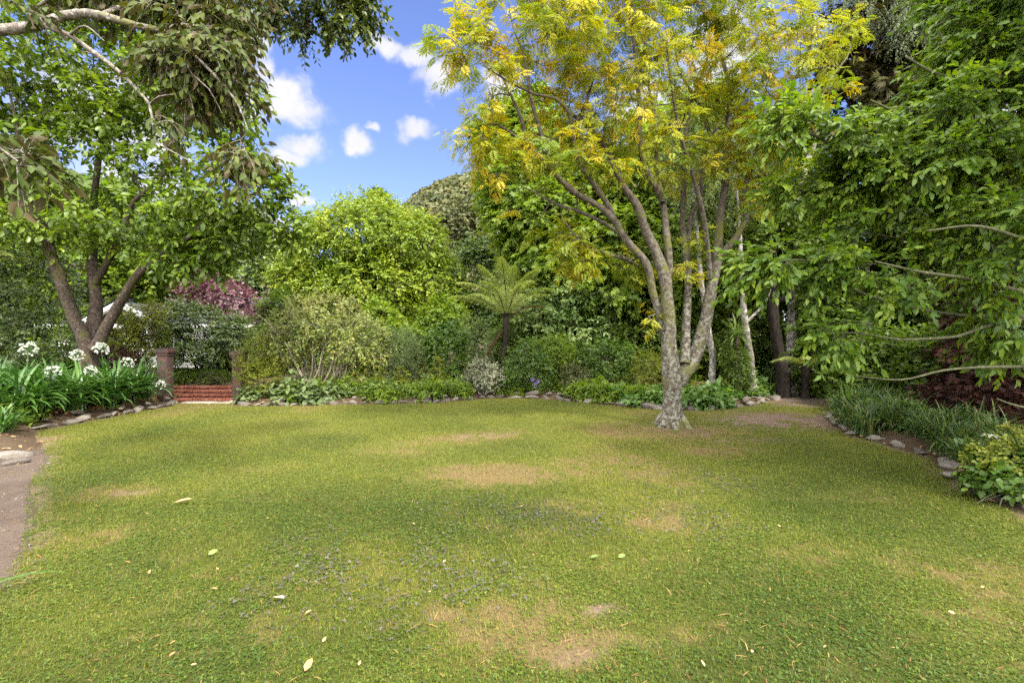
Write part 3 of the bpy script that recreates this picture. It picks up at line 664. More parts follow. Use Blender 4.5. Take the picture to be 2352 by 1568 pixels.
def auto_stems(base, E, rs, r=.15, n=None, low=.3, splay=.25):
    """a trunk and limbs reaching into the lobes of the crown"""
    E = np.array(E); b = np.array(base); top = E[:, :3].mean(0); top[2] = E[:, 2].max(); h = top[2] - b[2]
    mid = b + np.array([(top[0] - b[0]) * .3, (top[1] - b[1]) * .3, h * low]); out = [np.array([[*b, r * 1.35], [*(b + (mid - b) * .15), r * 1.05], [*mid, r * .85], [*((mid + top) / 2 + rs.normal(0, .08 * h, 3) * [1, 1, 0]), r * .5], [*top, r * .08]])]
    for e in E:
        s = mid + (top - mid) * rs.uniform(0, .35); c = e[:3] + np.array([0, 0, e[5] * .3]); k = (s + c) / 2 + np.array([0, 0, -.04 * h]) + rs.normal(0, .04 * h, 3)
        out.append(np.array([[*s, r * .5], [*k, r * .32], [*c, r * .12]]))
    return out

def shrub_stems(base, E, rs, n=7, r=.025, spread=.15):
    E = np.array(E); b = np.array(base); out = []
    for i in range(n):
        e = E[i % len(E)]; a = b + np.array([*rs.normal(0, spread, 2), -.03]); t = e[:3] + rs.uniform(-.6, .6, 3) * e[3:]
        t[2] = max(t[2], b[2] + .2); k = a * .55 + t * .45 + np.array([*rs.normal(0, .08, 2), .1 * (t[2] - b[2])]); out.append(np.array([[*a, r], [*k, r * .7], [*t, r * .25]]))
    return out


# ------------------------------------------------------------------ large structure: hills, house, gate pillars, steps
def hill(name, ridge, Y0, Y1, drop, label, mat, n, size, seed, cl=26):
    """ridge: display points of the skyline at depth Y1; the face runs down towards Y0"""
    rs = np.random.default_rng(seed); R_ = np.array([P(px, py, Y1) for px, py in ridge]); R_[:, 2] -= drop; xs = np.linspace(R_[0, 0], R_[-1, 0], 60); zr = np.interp(xs, R_[:, 0], R_[:, 2])
    tt = np.linspace(0, 1, 24); gx = np.repeat(xs[None], 24, 0) ; V = []
    zz = (zr[None] * (1 - (1 - tt[:, None]) ** 1.6)) - 2.0 * (1 - tt[:, None]); yy = Y0 + (Y1 - Y0) * np.repeat(tt[:, None], 60, 1)
    gx = gx * (yy / Y1) ** .4
    zz = zz + 3.5 * (fbm(np.stack([gx, yy], -1).reshape(-1, 2), .05, seed).reshape(gx.shape) - .5) * np.sin(np.pi * tt)[:, None]
    V = np.stack([gx, yy, zz], -1); back = V[-1:].copy(); back[..., 1] += 60; back[..., 2] = -8; V = np.concatenate([V, back], 0)
    m = V.shape[0]; i = (np.arange(m - 1)[:, None] * 60 + np.arange(59)[None]).ravel(); f = np.stack([i, i + 1, i + 61, i + 60], -1)
    s = Soup(); s.add(V.reshape(-1, 3), f.ravel(), np.full(len(f), 4)); prop(s.build(name, M['soil'], None, True), kind='structure')
    # bush covering the face: tree crowns of many leaf sprays
    a = rs.random(n) ** .7; b = rs.random(n); ri = np.clip((a * 23).astype(int), 0, 22); ci = np.clip((b * 58).astype(int), 0, 57); fa = (a * 23 - ri)[:, None]; fb = (b * 58 - ci)[:, None]
    c = (V[ri, ci] * (1 - fa) + V[ri + 1, ci] * fa) * (1 - fb) + (V[ri, ci + 1] * (1 - fa) + V[ri + 1, ci + 1] * fa) * fb
    rad = size * rs.uniform(.45, 1.5, n); d = norm(rs.normal(size=(n, cl, 3)) + np.array([0, -.35, .45])); lump = 1 + .35 * (fbm((c[:, None] + d * rad[:, None, None]).reshape(-1, 3), .5, seed).reshape(n, cl, 1) - .5)
    p = c[:, None] + d * rad[:, None, None] * np.array([1, 1, .95]) * lump + np.array([0, 0, 1.]) * rad[:, None, None] * .5
    X = norm(np.cross(d, rs.normal(size=d.shape))); r = np.clip(.65 * rs.random((n, 1)) + .35 * rs.random((n, cl)), 0, 1)
    s = Soup(); scatter(s, DIAW, p.reshape(-1, 3), X.reshape(-1, 3), norm(d + rs.normal(0, .45, d.shape)).reshape(-1, 3), (np.repeat(rad, cl) * rs.uniform(.28, .6, n * cl)), 1.1, r.ravel())
    o = s.build("bush", M[mat]); prop(o, label, "bush", kind='stuff')
hill("hill", [(860, 640), (905, 560), (938, 482), (985, 440), (1040, 414), (1085, 405), (1150, 400), (1240, 390), (1360, 395), (1500, 420), (1640, 470)], 90, 150, 3.6, "olive brown native bush covering the steep hill behind the garden", 'olive', 3600, 2.0, 3, 56)
hill("hill", [(-500, 470), (-200, 440), (60, 440), (250, 448), (330, 470), (420, 500), (520, 540), (640, 600), (760, 660)], 130, 210, 0, "dark blue green bush covering the far low hill", 'deep', 900, 4.5, 4, 34)

def house():
    x0, x1, y0, y1 = -16.5, -9.0, 17.6, 23.5; zb = gz1(-13, 17.5) - .1; zf = .55; zw = 2.2
    root = empty("house", ((x0 + x1) / 2, y0, zb), "white weatherboard house with grey slate roof half hidden behind the camellia", "house")
    s = Soup()
    n = 14; hgt = (zw - zf) / n
    for i in range(n):     # lapped boards on the front and the two ends
        z = zf + i * hgt
        V = [(x0, y0 - .03, z), (x1, y0 - .03, z), (x1, y0, z + hgt + .01), (x0, y0, z + hgt + .01)]; s.add(V, [0, 1, 2, 3], [4])
        V = [(x1 + .03, y0, z), (x1 + .03, y1, z), (x1, y1, z + hgt + .01), (x1, y0, z + hgt + .01)]; s.add(V, [0, 1, 2, 3], [4])
    box(s, x0 + .05, x1 - .05, y0 + .05, y1, zf, zw - .02)
    ym = (y0 + y1) / 2; zr = 3.35
    s.add([(x1 - .04, y0, zw), (x1 - .04, y1, zw), (x1 - .04, ym, zr - .1)], [0, 1, 2], [3]); s.build("wall", M['weatherboard'], root)
    s = Soup(); box(s, x0 + .02, x1 - .02, y0 + .02, y1 - .02, zb - .3, zf - .004); s.build("foundation", M['brickwall'], root)
    s = Soup()
    for sg, ye in ((-1, y0 - .45), (1, y1 + .45)):
        for k in range(12):
            a = k / 12; b = (k + 1.06) / 12; ya, yb = ye + (ym - ye) * a, ye + (ym - ye) * b; za, zb2 = zw - .12 + (zr - zw + .12) * a, zw - .12 + (zr - zw + .12) * b
            V = [(x0 - .4, ya, za + .05), (x1 + .4, ya, za + .05), (x1 + .4, yb, zb2 + .02), (x0 - .4, yb, zb2 + .02), (x0 - .4, ya, za), (x1 + .4, ya, za), (x1 + .4, yb, zb2 - .03), (x0 - .4, yb, zb2 - .03)]
            s.add(V, [0, 1, 2, 3, 7, 6, 5, 4, 0, 4, 5, 1, 1, 5, 6, 2, 3, 2, 6, 7, 0, 3, 7, 4], [4] * 6, .3 + .5 * ((k * 37) % 10) / 10)
    s.build("roof", M['slate'], root)
    for (xa, xb) in ((-15.6, -14.0), (-12.6, -11.9), (-10.9, -9.7)):
        s = Soup()
        for (a, b, c, d) in ((xa, xb, 1.0, 1.08), (xa, xb, 1.93, 2.01), (xa, xa + .08, 1.08, 1.93), (xb - .08, xb, 1.08, 1.93), ((xa + xb) / 2 - .03, (xa + xb) / 2 + .03, 1.08, 1.93)): box(s, a, b, y0 - .09, y0 - .035, c, d)
        w = s.build("window", M['weatherboard'], root); s = Soup(); box(s, xa + .08, xb - .08, y0 - .06, y0 - .034, 1.08, 1.93); g = s.build("pane", M['glass'], w); g.location = tuple(-c for c in root.location); g.location = (0, 0, 0)
        for v in g.data.vertices: v.co -= root.location
    s = Soup(); box(s, x0 - .4, x1 + .4, y0 - .52, y0 - .40, zw - .24, zw - .10); s.build("gutter", M['weatherboard'], root)
    # the porch with its own gable in front of the house, seen behind the big left tree
    px0, px1, pz = -13.6, -11.7, 2.0; yp = 15.6; root2 = empty("porch", ((px0 + px1) / 2, yp, zb), "white gabled porch of the house showing behind the leaning tree stem", "porch")
    for x in (px0 + .1, px1 - .1): s = Soup(); box(s, x - .06, x + .06, yp, yp + .12, zb - .2, pz); s.build("post", M['weatherboard'], root2)
    s = Soup(); xm = (px0 + px1) / 2
    for a, b in (((px0 - .3, pz - .05), (xm, 2.62)), ((px1 + .3, pz - .05), (xm, 2.62))):
        V = [(a[0], yp - .08, a[1]), (b[0], yp - .08, b[1]), (b[0], yp - .08, b[1] + .2), (a[0], yp - .08, a[1] + .2)]; V += [(x, yp - .02, z) for x, _, z in V]; s.add(V, [0, 1, 2, 3, 7, 6, 5, 4, 0, 4, 5, 1, 1, 5, 6, 2, 2, 6, 7, 3, 3, 7, 4, 0], [4] * 6)
    s.build("bargeboard", M['weatherboard'], root2); s = Soup()
    s.add([(px0 - .3, yp, pz + .12), (xm, yp, 2.78), (xm, y0 - .06, 2.78), (px0 - .3, y0 - .06, pz + .12), (px1 + .3, yp, pz + .12), (px1 + .3, y0 - .06, pz + .12)], [0, 1, 2, 3, 1, 4, 5, 2], [4, 4]); s.build("roof", M['slate'], root2)
house()

def pillar(cx, cy, w, ztop, label):
    zb = -.06; root = empty("brick_pillar", (cx, cy, zb), label, "pillar", "brick gate pillars beside the steps"); h = w / 2
    s = Soup(); box(s, cx - h, cx + h, cy - h, cy + h, zb, ztop - .19, .5, .012); s.build("shaft", M['brickwall'], root)
    s = Soup(); box(s, cx - h - .022, cx + h + .022, cy - h - .022, cy + h + .022, ztop - .187, ztop - .125, .5, .01); box(s, cx - h - .05, cx + h + .05, cy - h - .05, cy + h + .05, ztop - .122, ztop - .03, .5, .014); box(s, cx - h - .022, cx + h + .022, cy - h - .022, cy + h + .022, ztop - .028, ztop, .5, .012)
    s.build("cap", M['brickwall'], root)
    s = Soup(); box(s, cx - h - .07, cx + h + .07, cy - h - .07, cy + h + .07, zb - .05, zb + .10, .5, .03); s.build("footing", M['slab'], root)
pillar(P(380, 800, 11.8)[0], 11.8, .25, P(383, 800, 11.5)[2], "taller dark brick gate pillar beside the agapanthus clump")
pillar(P(550, 806, 12.1)[0], 12.1, .24, P(551, 806, 11.8)[2], "brick gate pillar beside the golden bush, lit on its right side")
def steps():
    x0, x1 = -9.1, -6.78; root = empty("brick_steps", ((x0 + x1) / 2, 12.0, 0), "flight of four worn red brick steps between the brick pillars", "steps"); rs = np.random.default_rng(3)
    for k in range(4):
        s = Soup(); y = 12.06 + .31 * k; zt = .075 * (k + 1); x = x0 + rs.uniform(-.05, 0)
        while x < x1 - .03:
            w = .105 if k % 2 == 0 else rs.choice([.105, .215], p=[.8, .2]); w = min(w, x1 - x + .02); j = rs.normal(0, .004, 3)
            box(s, x + .005, x + w - .005, y + j[0], y + .215 + j[0], zt - .075 + .004, zt + j[1], rs.random(), .008); x += w
        box(s, x0, x1, y + .03, y + .36, zt - .2, zt - .012, .1)
        s.build("step", M['brick'], root)
    s = Soup(); box(s, x0 - .02, x1 + .1, 13.24, 13.44, .2, .345, .4, .01); 
    o = empty("stone_slab", (-7.4, 11.8, 0), "thin grey stone slab lying on the lawn edge below the brick steps", "slab"); s2 = Soup()
    for (a, b) in ((-8.05, -7.28), (-7.26, -6.85)): box(s2, a, b, 11.72, 11.98, -.02, .022 + .006 * rs.random(), rs.random(), .012)
    s2.build("paving", M['slab'], o)
steps()


# ------------------------------------------------------------------ the golden ash on the lawn
def ash():
    Y = 8.55
    def ln(pts, d0=0, d1=0, n=None):
        k = len(pts); return np.array([[*P(px, py, Y + d0 + (d1 - d0) * (i / (k - 1)) ** 1.2), r] for i, (px, py, r) in enumerate(pts)])
    b = P(1545, 977, Y); b[2] = -.02
    stems = [
        ln([(1545, 982, .25), (1544, 968, .195), (1544, 930, .165), (1543, 890, .165), (1540, 850, .16), (1537, 800, .135), (1537, 737, .115), (1532, 690, .105), (1529, 650, .105), (1520, 614, .095), (1501, 566, .085), (1483, 529, .075), (1464, 473, .065), (1431, 429, .055), (1417, 393, .045), (1377, 320, .034), (1334, 280, .024), (1290, 240, .014), (1250, 190, .006)], 0, -.7),
        ln([(1550, 880, .13), (1557, 874, .145), (1572, 850, .145), (1587, 837, .13), (1604, 797, .125), (1619, 745, .115), (1631, 681, .10), (1646, 600, .085), (1654, 503, .07), (1665, 429, .062), (1668, 333, .05), (1675, 200, .036), (1650, 110, .022), (1640, 20, .012), (1650, -70, .006)], 0, .6),
        ln([(1530, 775, .09), (1522, 750, .078), (1511, 705, .072), (1498, 666, .07), (1490, 620, .068), (1472, 588, .066), (1438, 551, .060), (1409, 503, .058), (1370, 470, .052), (1317, 440, .047), (1267, 390, .04), (1214, 327, .032), (1197, 273, .024), (1174, 220, .016), (1150, 170, .006)], 0, -1.3),
        ln([(1572, 835, .10), (1574, 800, .082), (1577, 726, .072), (1581, 633, .065), (1572, 560, .058), (1568, 500, .05), (1570, 440, .045), (1575, 333, .036), (1588, 233, .026), (1625, 133, .016), (1630, 40, .006)], 0, 1.2),
        ln([(1530, 670, .06), (1537, 614, .066), (1531, 540, .06), (1522, 466, .055), (1500, 420, .05), (1484, 390, .046), (1471, 333, .042), (1467, 233, .034), (1461, 133, .024), (1444, 33, .014), (1430, -60, .006)], 0, -.3),
        ln([(1648, 592, .06), (1687, 551, .056), (1713, 503, .052), (1722, 470, .045), (1735, 440, .04), (1801, 343, .028), (1841, 320, .018), (1880, 290, .008)], .2, .5),
        ln([(1713, 503, .045), (1711, 433, .042), (1735, 360, .036), (1755, 300, .032), (1781, 243, .028), (1845, 150, .02), (1868, 67, .012), (1860, -10, .005)], .3, -.8),
        ln([(1409, 505, .05), (1401, 480, .045), (1371, 433, .042), (1331, 373, .036), (1314, 300, .032), (1307, 260, .026), (1277, 227, .02), (1231, 217, .015), (1167, 187, .011), (1110, 150, .005)], -.5, -1.6),
        ln([(1314, 300, .026), (1344, 240, .02), (1364, 173, .013), (1370, 100, .006)], -.9, -.4),
        ln([(1267, 390, .03), (1244, 310, .026), (1221, 233, .02), (1204, 133, .012), (1180, 70, .005)], -.9, -1.5),
        ln([(1580, 600, .05), (1586, 503, .045), (1609, 451, .04), (1615, 380, .03), (1640, 300, .022), (1720, 200, .012), (1731, 100, .005)], .5, 1.8),
        ln([(1631, 640, .05), (1624, 560, .042), (1612, 480, .036), (1585, 380, .028), (1560, 300, .02), (1540, 180, .012), (1530, 80, .005)], .2, -1.3),
        ln([(1438, 551, .035), (1400, 520, .03), (1340, 490, .026), (1280, 470, .02), (1225, 440, .013), (1190, 425, .006)], -.3, .6),
        ln([(1500, 640, .03), (1450, 600, .026), (1400, 585, .02), (1340, 560, .013), (1290, 500, .006)], 0, -.8),
        ln([(1214, 327, .02), (1180, 310, .016), (1140, 285, .012), (1100, 290, .005)], -1.0, -1.4),
        ln([(1665, 429, .04), (1640, 340, .032), (1610, 250, .024), (1560, 160, .014), (1545, 60, .006)], .3, 1.5),
        ln([(1522, 466, .04), (1507, 380, .032), (1507, 283, .026), (1490, 180, .016), (1510, 60, .006)], -.2, 1.6),
        ln([(1850, 345, .014), (1900, 195, .012), (1945, 133, .009), (1958, 83, .005)], .5, .9),
        ln([(1890, 215, .008), (1930, 185, .006), (1985, 175, .003)], .8, .9),
    ]
    for q in stems: q[:, 3] = q[:, 3] * np.clip(1.0 + (.05 - q[:, 3]) * 9, 1.0, 1.25)
    # buttress roots
    rs = np.random.default_rng(4)
    for a in np.linspace(0, 6.28, 7)[:-1] + .4:
        c = b + np.array([math.cos(a), math.sin(a), 0]) * .12; e = b + np.array([math.cos(a), math.sin(a), 0]) * rs.uniform(.30, .42)
        stems.append(np.array([[*(c + [0, 0, .22]), .09], [*((c + e) / 2 + [0, 0, .07]), .075], [*(e + [0, 0, -.035]), .03]]))
    E = [EP(px, py, Y + d, rx, ry, rd) for (px, py, d, rx, ry, rd) in [
        (1110, 150, -1.2, 100, 100, 1.0), (1080, 120, -1.2, 70, 70, .8), (1160, 70, -.9, 90, 60, 1.0), (1190, 200, -.9, 90, 80, .9), (1080, 225, -1.2, 45, 40, .5), (1110, 310, -1.3, 52, 36, .5), (1150, 375, -.9, 60, 45, .6), (1260, 330, -.9, 80, 70, .9),
        (1280, 100, -1, 110, 90, 1.3), (1420, 110, 0, 150, 120, 1.9), (1560, 80, .3, 140, 120, 2.0), (1700, 120, 0, 130, 110, 1.7), (1800, 190, 0, 90, 90, 1.1), (1400, 250, -.3, 130, 100, 1.6), (1560, 260, .3, 150, 110, 1.9), (1690, 280, 0, 110, 90, 1.5),
        (1480, 350, 0, 110, 60, 1.6), (1640, 370, .3, 90, 50, 1.4), (1760, 330, 0, 80, 60, .9), (1880, 235, .5, 70, 45, .6), (1930, 75, .8, 40, 45, .5), (1330, 400, -.6, 90, 60, 1.0), (1230, 480, .2, 70, 40, .6),
        (1400, -60, 0, 170, 110, 2.0), (1600, -80, .2, 180, 120, 2.1), (1250, -30, -.8, 110, 60, 1.1), (1760, -20, .2, 110, 80, 1.3), (1330, 540, -.4, 60, 40, .5), (1720, 420, .2, 70, 50, .7)]]
    rs = np.random.default_rng(21); T, D = crown_points(E, 760, rs, .15, 1.3, .43, 3, .8)
    lowE = [EP(1480, 715, Y, 18, 20, .25), EP(1590, 540, Y + .2, 14, 30, .25), EP(1450, 600, Y, 25, 20, .3), EP(1330, 590, Y - .4, 40, 24, .4), EP(1575, 620, Y, 14, 25, .2)]
    T2, D2 = crown_points(lowE, 34, rs, .1, 1, .0, 3, 1.0); T = np.vstack([T, T2]); D = np.vstack([D, D2])
    leaf = dict(mat='ash', ntw=4, L=.28, k=5, size=.17, spread=.9, droop=.15, ldroop=.35, upn=.8, outn=.2, flat=.35, clump=.75)
    build_plant("ash_tree", "large multi-stemmed tree with golden yellow leaves and lichen grey bark standing on the lawn", "tree", b, stems, T, D, leaf, 'ashbark', PINN, 21, None, 14, .10, True, True, dict(r_end=.006, rk=.017, sag=.05, maxr=.035), limbs=True, twigr=.003)
ash()


# ------------------------------------------------------------------ trees
def left_tree():
    Y = 11.0
    def ln(pts, d0=0, d1=0):
        k = len(pts); return np.array([[*P(px, py, Y + d0 + (d1 - d0) * i / (k - 1)), r] for i, (px, py, r) in enumerate(pts)])
    b = P(206, 800, Y); b[2] = gz1(b[0], Y) - .05; p0 = (206, 784 + (1.5 - b[2]) / Y * F)
    stems = [ln([(*p0, .34), (206, 850, .28), (200, 800, .22), (186, 760, .19), (173, 739, .17), (155, 690, .16), (143, 656, .155), (125, 605, .145), (113, 572, .14), (103, 522, .13), (95, 485, .11), (77, 443, .085), (60, 400, .07), (45, 330, .05), (30, 250, .03), (10, 160, .01)], 0, -1),
             ln([(214, 840, .25), (212, 790, .21), (217, 740, .20), (221, 689, .16), (214, 640, .145), (212, 589, .135), (213, 522, .12), (214, 480, .11), (220, 420, .09), (229, 350, .08), (236, 318, .07), (257, 283, .055), (250, 250, .045), (233, 215, .035), (217, 175, .02), (215, 90, .008)], 0, .6),
             ln([(219, 650, .10), (236, 620, .10), (250, 596, .095), (270, 560, .085), (287, 532, .08), (293, 495, .07), (308, 462, .06), (335, 440, .05), (360, 418, .035), (400, 370, .015)], .1, -.8),
             ln([(222, 800, .22), (238, 765, .15), (267, 709, .13), (285, 680, .12), (300, 652, .11), (330, 618, .10), (367, 589, .09), (410, 560, .08), (450, 532, .07), (485, 490, .05), (500, 462, .045), (555, 452, .03), (620, 440, .012)], -.2, -1.2),
             ln([(300, 652, .09), (318, 625, .085), (338, 600, .08), (365, 570, .07), (390, 543, .06), (430, 500, .05), (445, 475, .04), (480, 420, .02), (510, 360, .008)], -.4, .8),
             ln([(120, 590, .07), (112, 530, .06), (117, 433, .055), (98, 370, .05), (80, 333, .045), (66, 288, .036), (43, 240, .028), (32, 200, .018), (25, 120, .008)], .1, .9),
             ln([(103, 522, .08), (60, 490, .06), (20, 440, .045), (-30, 380, .03), (-80, 300, .01)], -.5, -1.2)]
    for q in stems: q[:, 3] *= .74
    E = [EP(px, py, Y + d, rx, ry, rd) for (px, py, d, rx, ry, rd) in [
        (500, 430, -.8, 165, 90, 1.3), (610, 480, -.8, 95, 75, .9), (370, 310, -.3, 180, 110, 1.6), (170, 380, 0, 150, 110, 1.5), (60, 480, -.5, 120, 90, 1.3), (310, 500, -.4, 150, 80, 1.3), (250, 130, 0, 240, 150, 2.2), (30, 140, 0, 150, 160, 1.8),
        (450, 220, -.4, 130, 110, 1.5), (430, 590, -.6, 100, 45, .7), (520, 560, -.6, 70, 40, .6), (-100, 330, 0, 150, 250, 2), (530, 350, -.5, 70, 60, 1.0), (660, 530, -.8, 40, 34, .4), (330, -60, 0, 240, 100, 2)]]
    rs = np.random.default_rng(31); T, D = crown_points(E, 2000, rs, .25, .9, .40, 5, .75)
    leaf = dict(mat='magnolia', ntw=3, L=.36, k=6, size=.155, spread=.9, droop=.25, ldroop=.25, upn=.9, outn=.25, flat=.4, clump=.5)
    build_plant("left_tree", "big grey brown tree with several leaning stems rising behind the agapanthus clump", "tree", b, stems, T, D, leaf, 'leftbark', OVAL, 31, None, 13, .09, True, True, dict(r_end=.004, rk=.012, sag=.06, maxr=.035), limbs=True)
left_tree()

def overhang():
    def ln(pts): return np.array([[*P(px, py, y), r] for (px, py, y, r) in pts])
    bx, by = -5.9, 3.3; zb = gz1(bx, by)
    stems = [np.array([[bx, by, zb - .05, .26], [bx + .02, by, 1.0, .2], [bx + .15, by + .05, 2.6, .17], [bx + .6, by + .3, 3.7, .13], [*P(-60, 74, 3.9), .068], [*P(0, 70, 4), .058], [*P(67, 62, 4), .055], [*P(117, 48, 4), .052], [*P(150, 37, 4), .05], [*P(207, 32, 4), .044], [*P(260, 43, 3.95), .040], [*P(317, 60, 3.9), .034], [*P(377, 72, 3.9), .027], [*P(417, 103, 3.9), .02], [*P(463, 143, 3.85), .016], [*P(517, 200, 3.8), .012], [*P(550, 247, 3.8), .008], [*P(570, 300, 3.8), .004]]),
             ln([(105, 60, 4, .034), (125, 68, 3.95, .03), (157, 80, 3.9, .027), (200, 110, 3.85, .024), (247, 143, 3.8, .021), (290, 180, 3.75, .018), (320, 213, 3.7, .016), (343, 240, 3.7, .014), (353, 293, 3.7, .012), (358, 323, 3.7, .010), (393, 347, 3.7, .007), (450, 377, 3.7, .004)]),
             ln([(375, 70, 3.9, .022), (400, 58, 4, .018), (450, 60, 4.1, .013), (520, 75, 4.1, .009), (570, 110, 4.1, .004)]),
             ln([(343, 240, 3.7, .01), (365, 222, 3.65, .008), (400, 217, 3.6, .004)]), ln([(358, 285, 3.7, .009), (380, 278, 3.65, .007), (400, 280, 3.6, .004)]),
             ln([(417, 103, 3.9, .016), (425, 135, 3.85, .012), (440, 170, 3.8, .009), (480, 205, 3.8, .006), (510, 260, 3.8, .003)]),
             ln([(230, 35, 4, .026), (290, 10, 4.2, .02), (370, -20, 4.3, .015), (470, -30, 4.3, .01), (560, -10, 4.3, .005)]),
             ln([(70, 55, 4, .03), (90, 15, 3.9, .02), (150, -30, 3.7, .012), (200, -90, 3.6, .006)]),
             ln([(-60, 74, 3.9, .05), (-90, 180, 3.3, .03), (-60, 290, 2.9, .02), (0, 340, 2.75, .012), (40, 370, 2.7, .007)]),
             ln([(247, 143, 3.8, .012), (215, 125, 3.9, .009), (185, 118, 4.0, .005)]), ln([(160, 82, 3.9, .014), (195, 60, 3.7, .01), (240, 95, 3.5, .004)])]
    for q in stems: q[4 if len(q) > 15 else 0:, 3] *= .72
    E = [EP(px, py, y, rx, ry, rd) for (px, py, y, rx, ry, rd) in [(470, 105, 4.0, 80, 75, .45), (515, 150, 3.9, 40, 100, .35), (540, 60, 4.0, 30, 55, .25), (470, 230, 3.85, 60, 60, .35), (535, 250, 3.8, 28, 55, .25), (430, 170, 3.95, 50, 45, .3), (570, 350, 3.8, 28, 45, .2), (440, 355, 3.8, 50, 22, .2),
          (380, -20, 4.4, 150, 45, .4), (520, -10, 4.3, 60, 50, .4), (200, -35, 4.3, 150, 40, .3), (430, 30, 4.4, 80, 40, .3), (380, 275, 3.85, 36, 22, .15), (500, 320, 3.85, 40, 36, .25)]]
    rs = np.random.default_rng(41); T, D = crown_points(E, 270, rs, .1, 1.8, .38, 9, .9)
    T2, D2 = crown_points([EP(25, 385, 2.75, 38, 36, .12), EP(-20, 330, 2.8, 50, 50, .2), EP(10, 0, 3.6, 60, 20, .3)], 20, rs, .1, 1.5, .0, 9, 1); T = np.vstack([T, T2]); D = np.vstack([D, D2])
    leaf = dict(mat='rusty', ntw=4, L=.22, k=6, size=.085, spread=.75, droop=.55, ldroop=.75, upn=.55, outn=.3, flat=.5, clump=.4, fwd=.8, lateral=.7)
    build_plant("overhanging_tree", "mossy grey tree limb with rusty backed leaves reaching in overhead from beyond the soil track", "tree", (bx, by, zb), stems, T, D, leaf, 'limbbark', leaf_oval(.21, .28, .2), 41, None, 12, .10, True, True, dict(r_end=.0025, rk=.008, sag=.0, maxr=.012), limbs=True, twigr=.0018)
overhang()

def canopy():
    bx, by = -2.2, -3.6
    def ln(pts): return np.array([[*P(px, py, y), r] for (px, py, y, r) in pts])
    stems = [np.array([[bx, by, -.05, .30], [bx, by + .02, 1.5, .23], [bx + .1, by + .2, 4, .2], [-1.9, -1.8, 6.0, .13], [-1.9, .5, 6.5, .09], [-1.9, 3.0, 6.2, .06], [*P(730, -120, 4.9), .03], [*P(730, -20, 5), .012], [*P(715, 60, 5), .005]]),
             ln([(730, -120, 4.9, .025), (800, -60, 5.0, .015), (840, 0, 5.1, .005)]), ln([(730, -120, 4.9, .025), (650, -60, 5.0, .015), (600, 0, 5.1, .01), (590, 50, 5.1, .004)]), ln([(700, -60, 4.95, .012), (770, 0, 5, .008), (775, 60, 5, .003)])]
    E = [EP(px, py, y, rx, ry, rd) for (px, py, y, rx, ry, rd) in [(720, -5, 5, 120, 36, .4), (765, 40, 5, 60, 34, .25), (650, 15, 5, 60, 28, .3), (840, 5, 5.1, 36, 26, .2), (722, 85, 5, 18, 22, .12), (640, -40, 5, 120, 40, .5), (800, -50, 5, 100, 40, .5), (800, 65, 5, 28, 22, .12), (690, 75, 5, 25, 18, .12)]]
    rs = np.random.default_rng(51); T, D = crown_points(E, 150, rs, .05, 2, .36, 12, .95)
    leaf = dict(mat='dark', ntw=4, L=.2, k=9, size=.062, spread=.9, droop=.6, ldroop=.5, upn=.5, outn=.3, flat=.6, clump=.4)
    build_plant("canopy_tree", "dark small leaved tree whose branch tips hang into the top of the view", "tree", (bx, by, 0), stems, T, D, leaf, 'brownbark', leaf_oval(.25, .25, .12), 51, None, 10, .08, True, True, dict(r_end=.002, rk=.008, sag=.02, maxr=.012), limbs=True, twigr=.0014)
canopy()

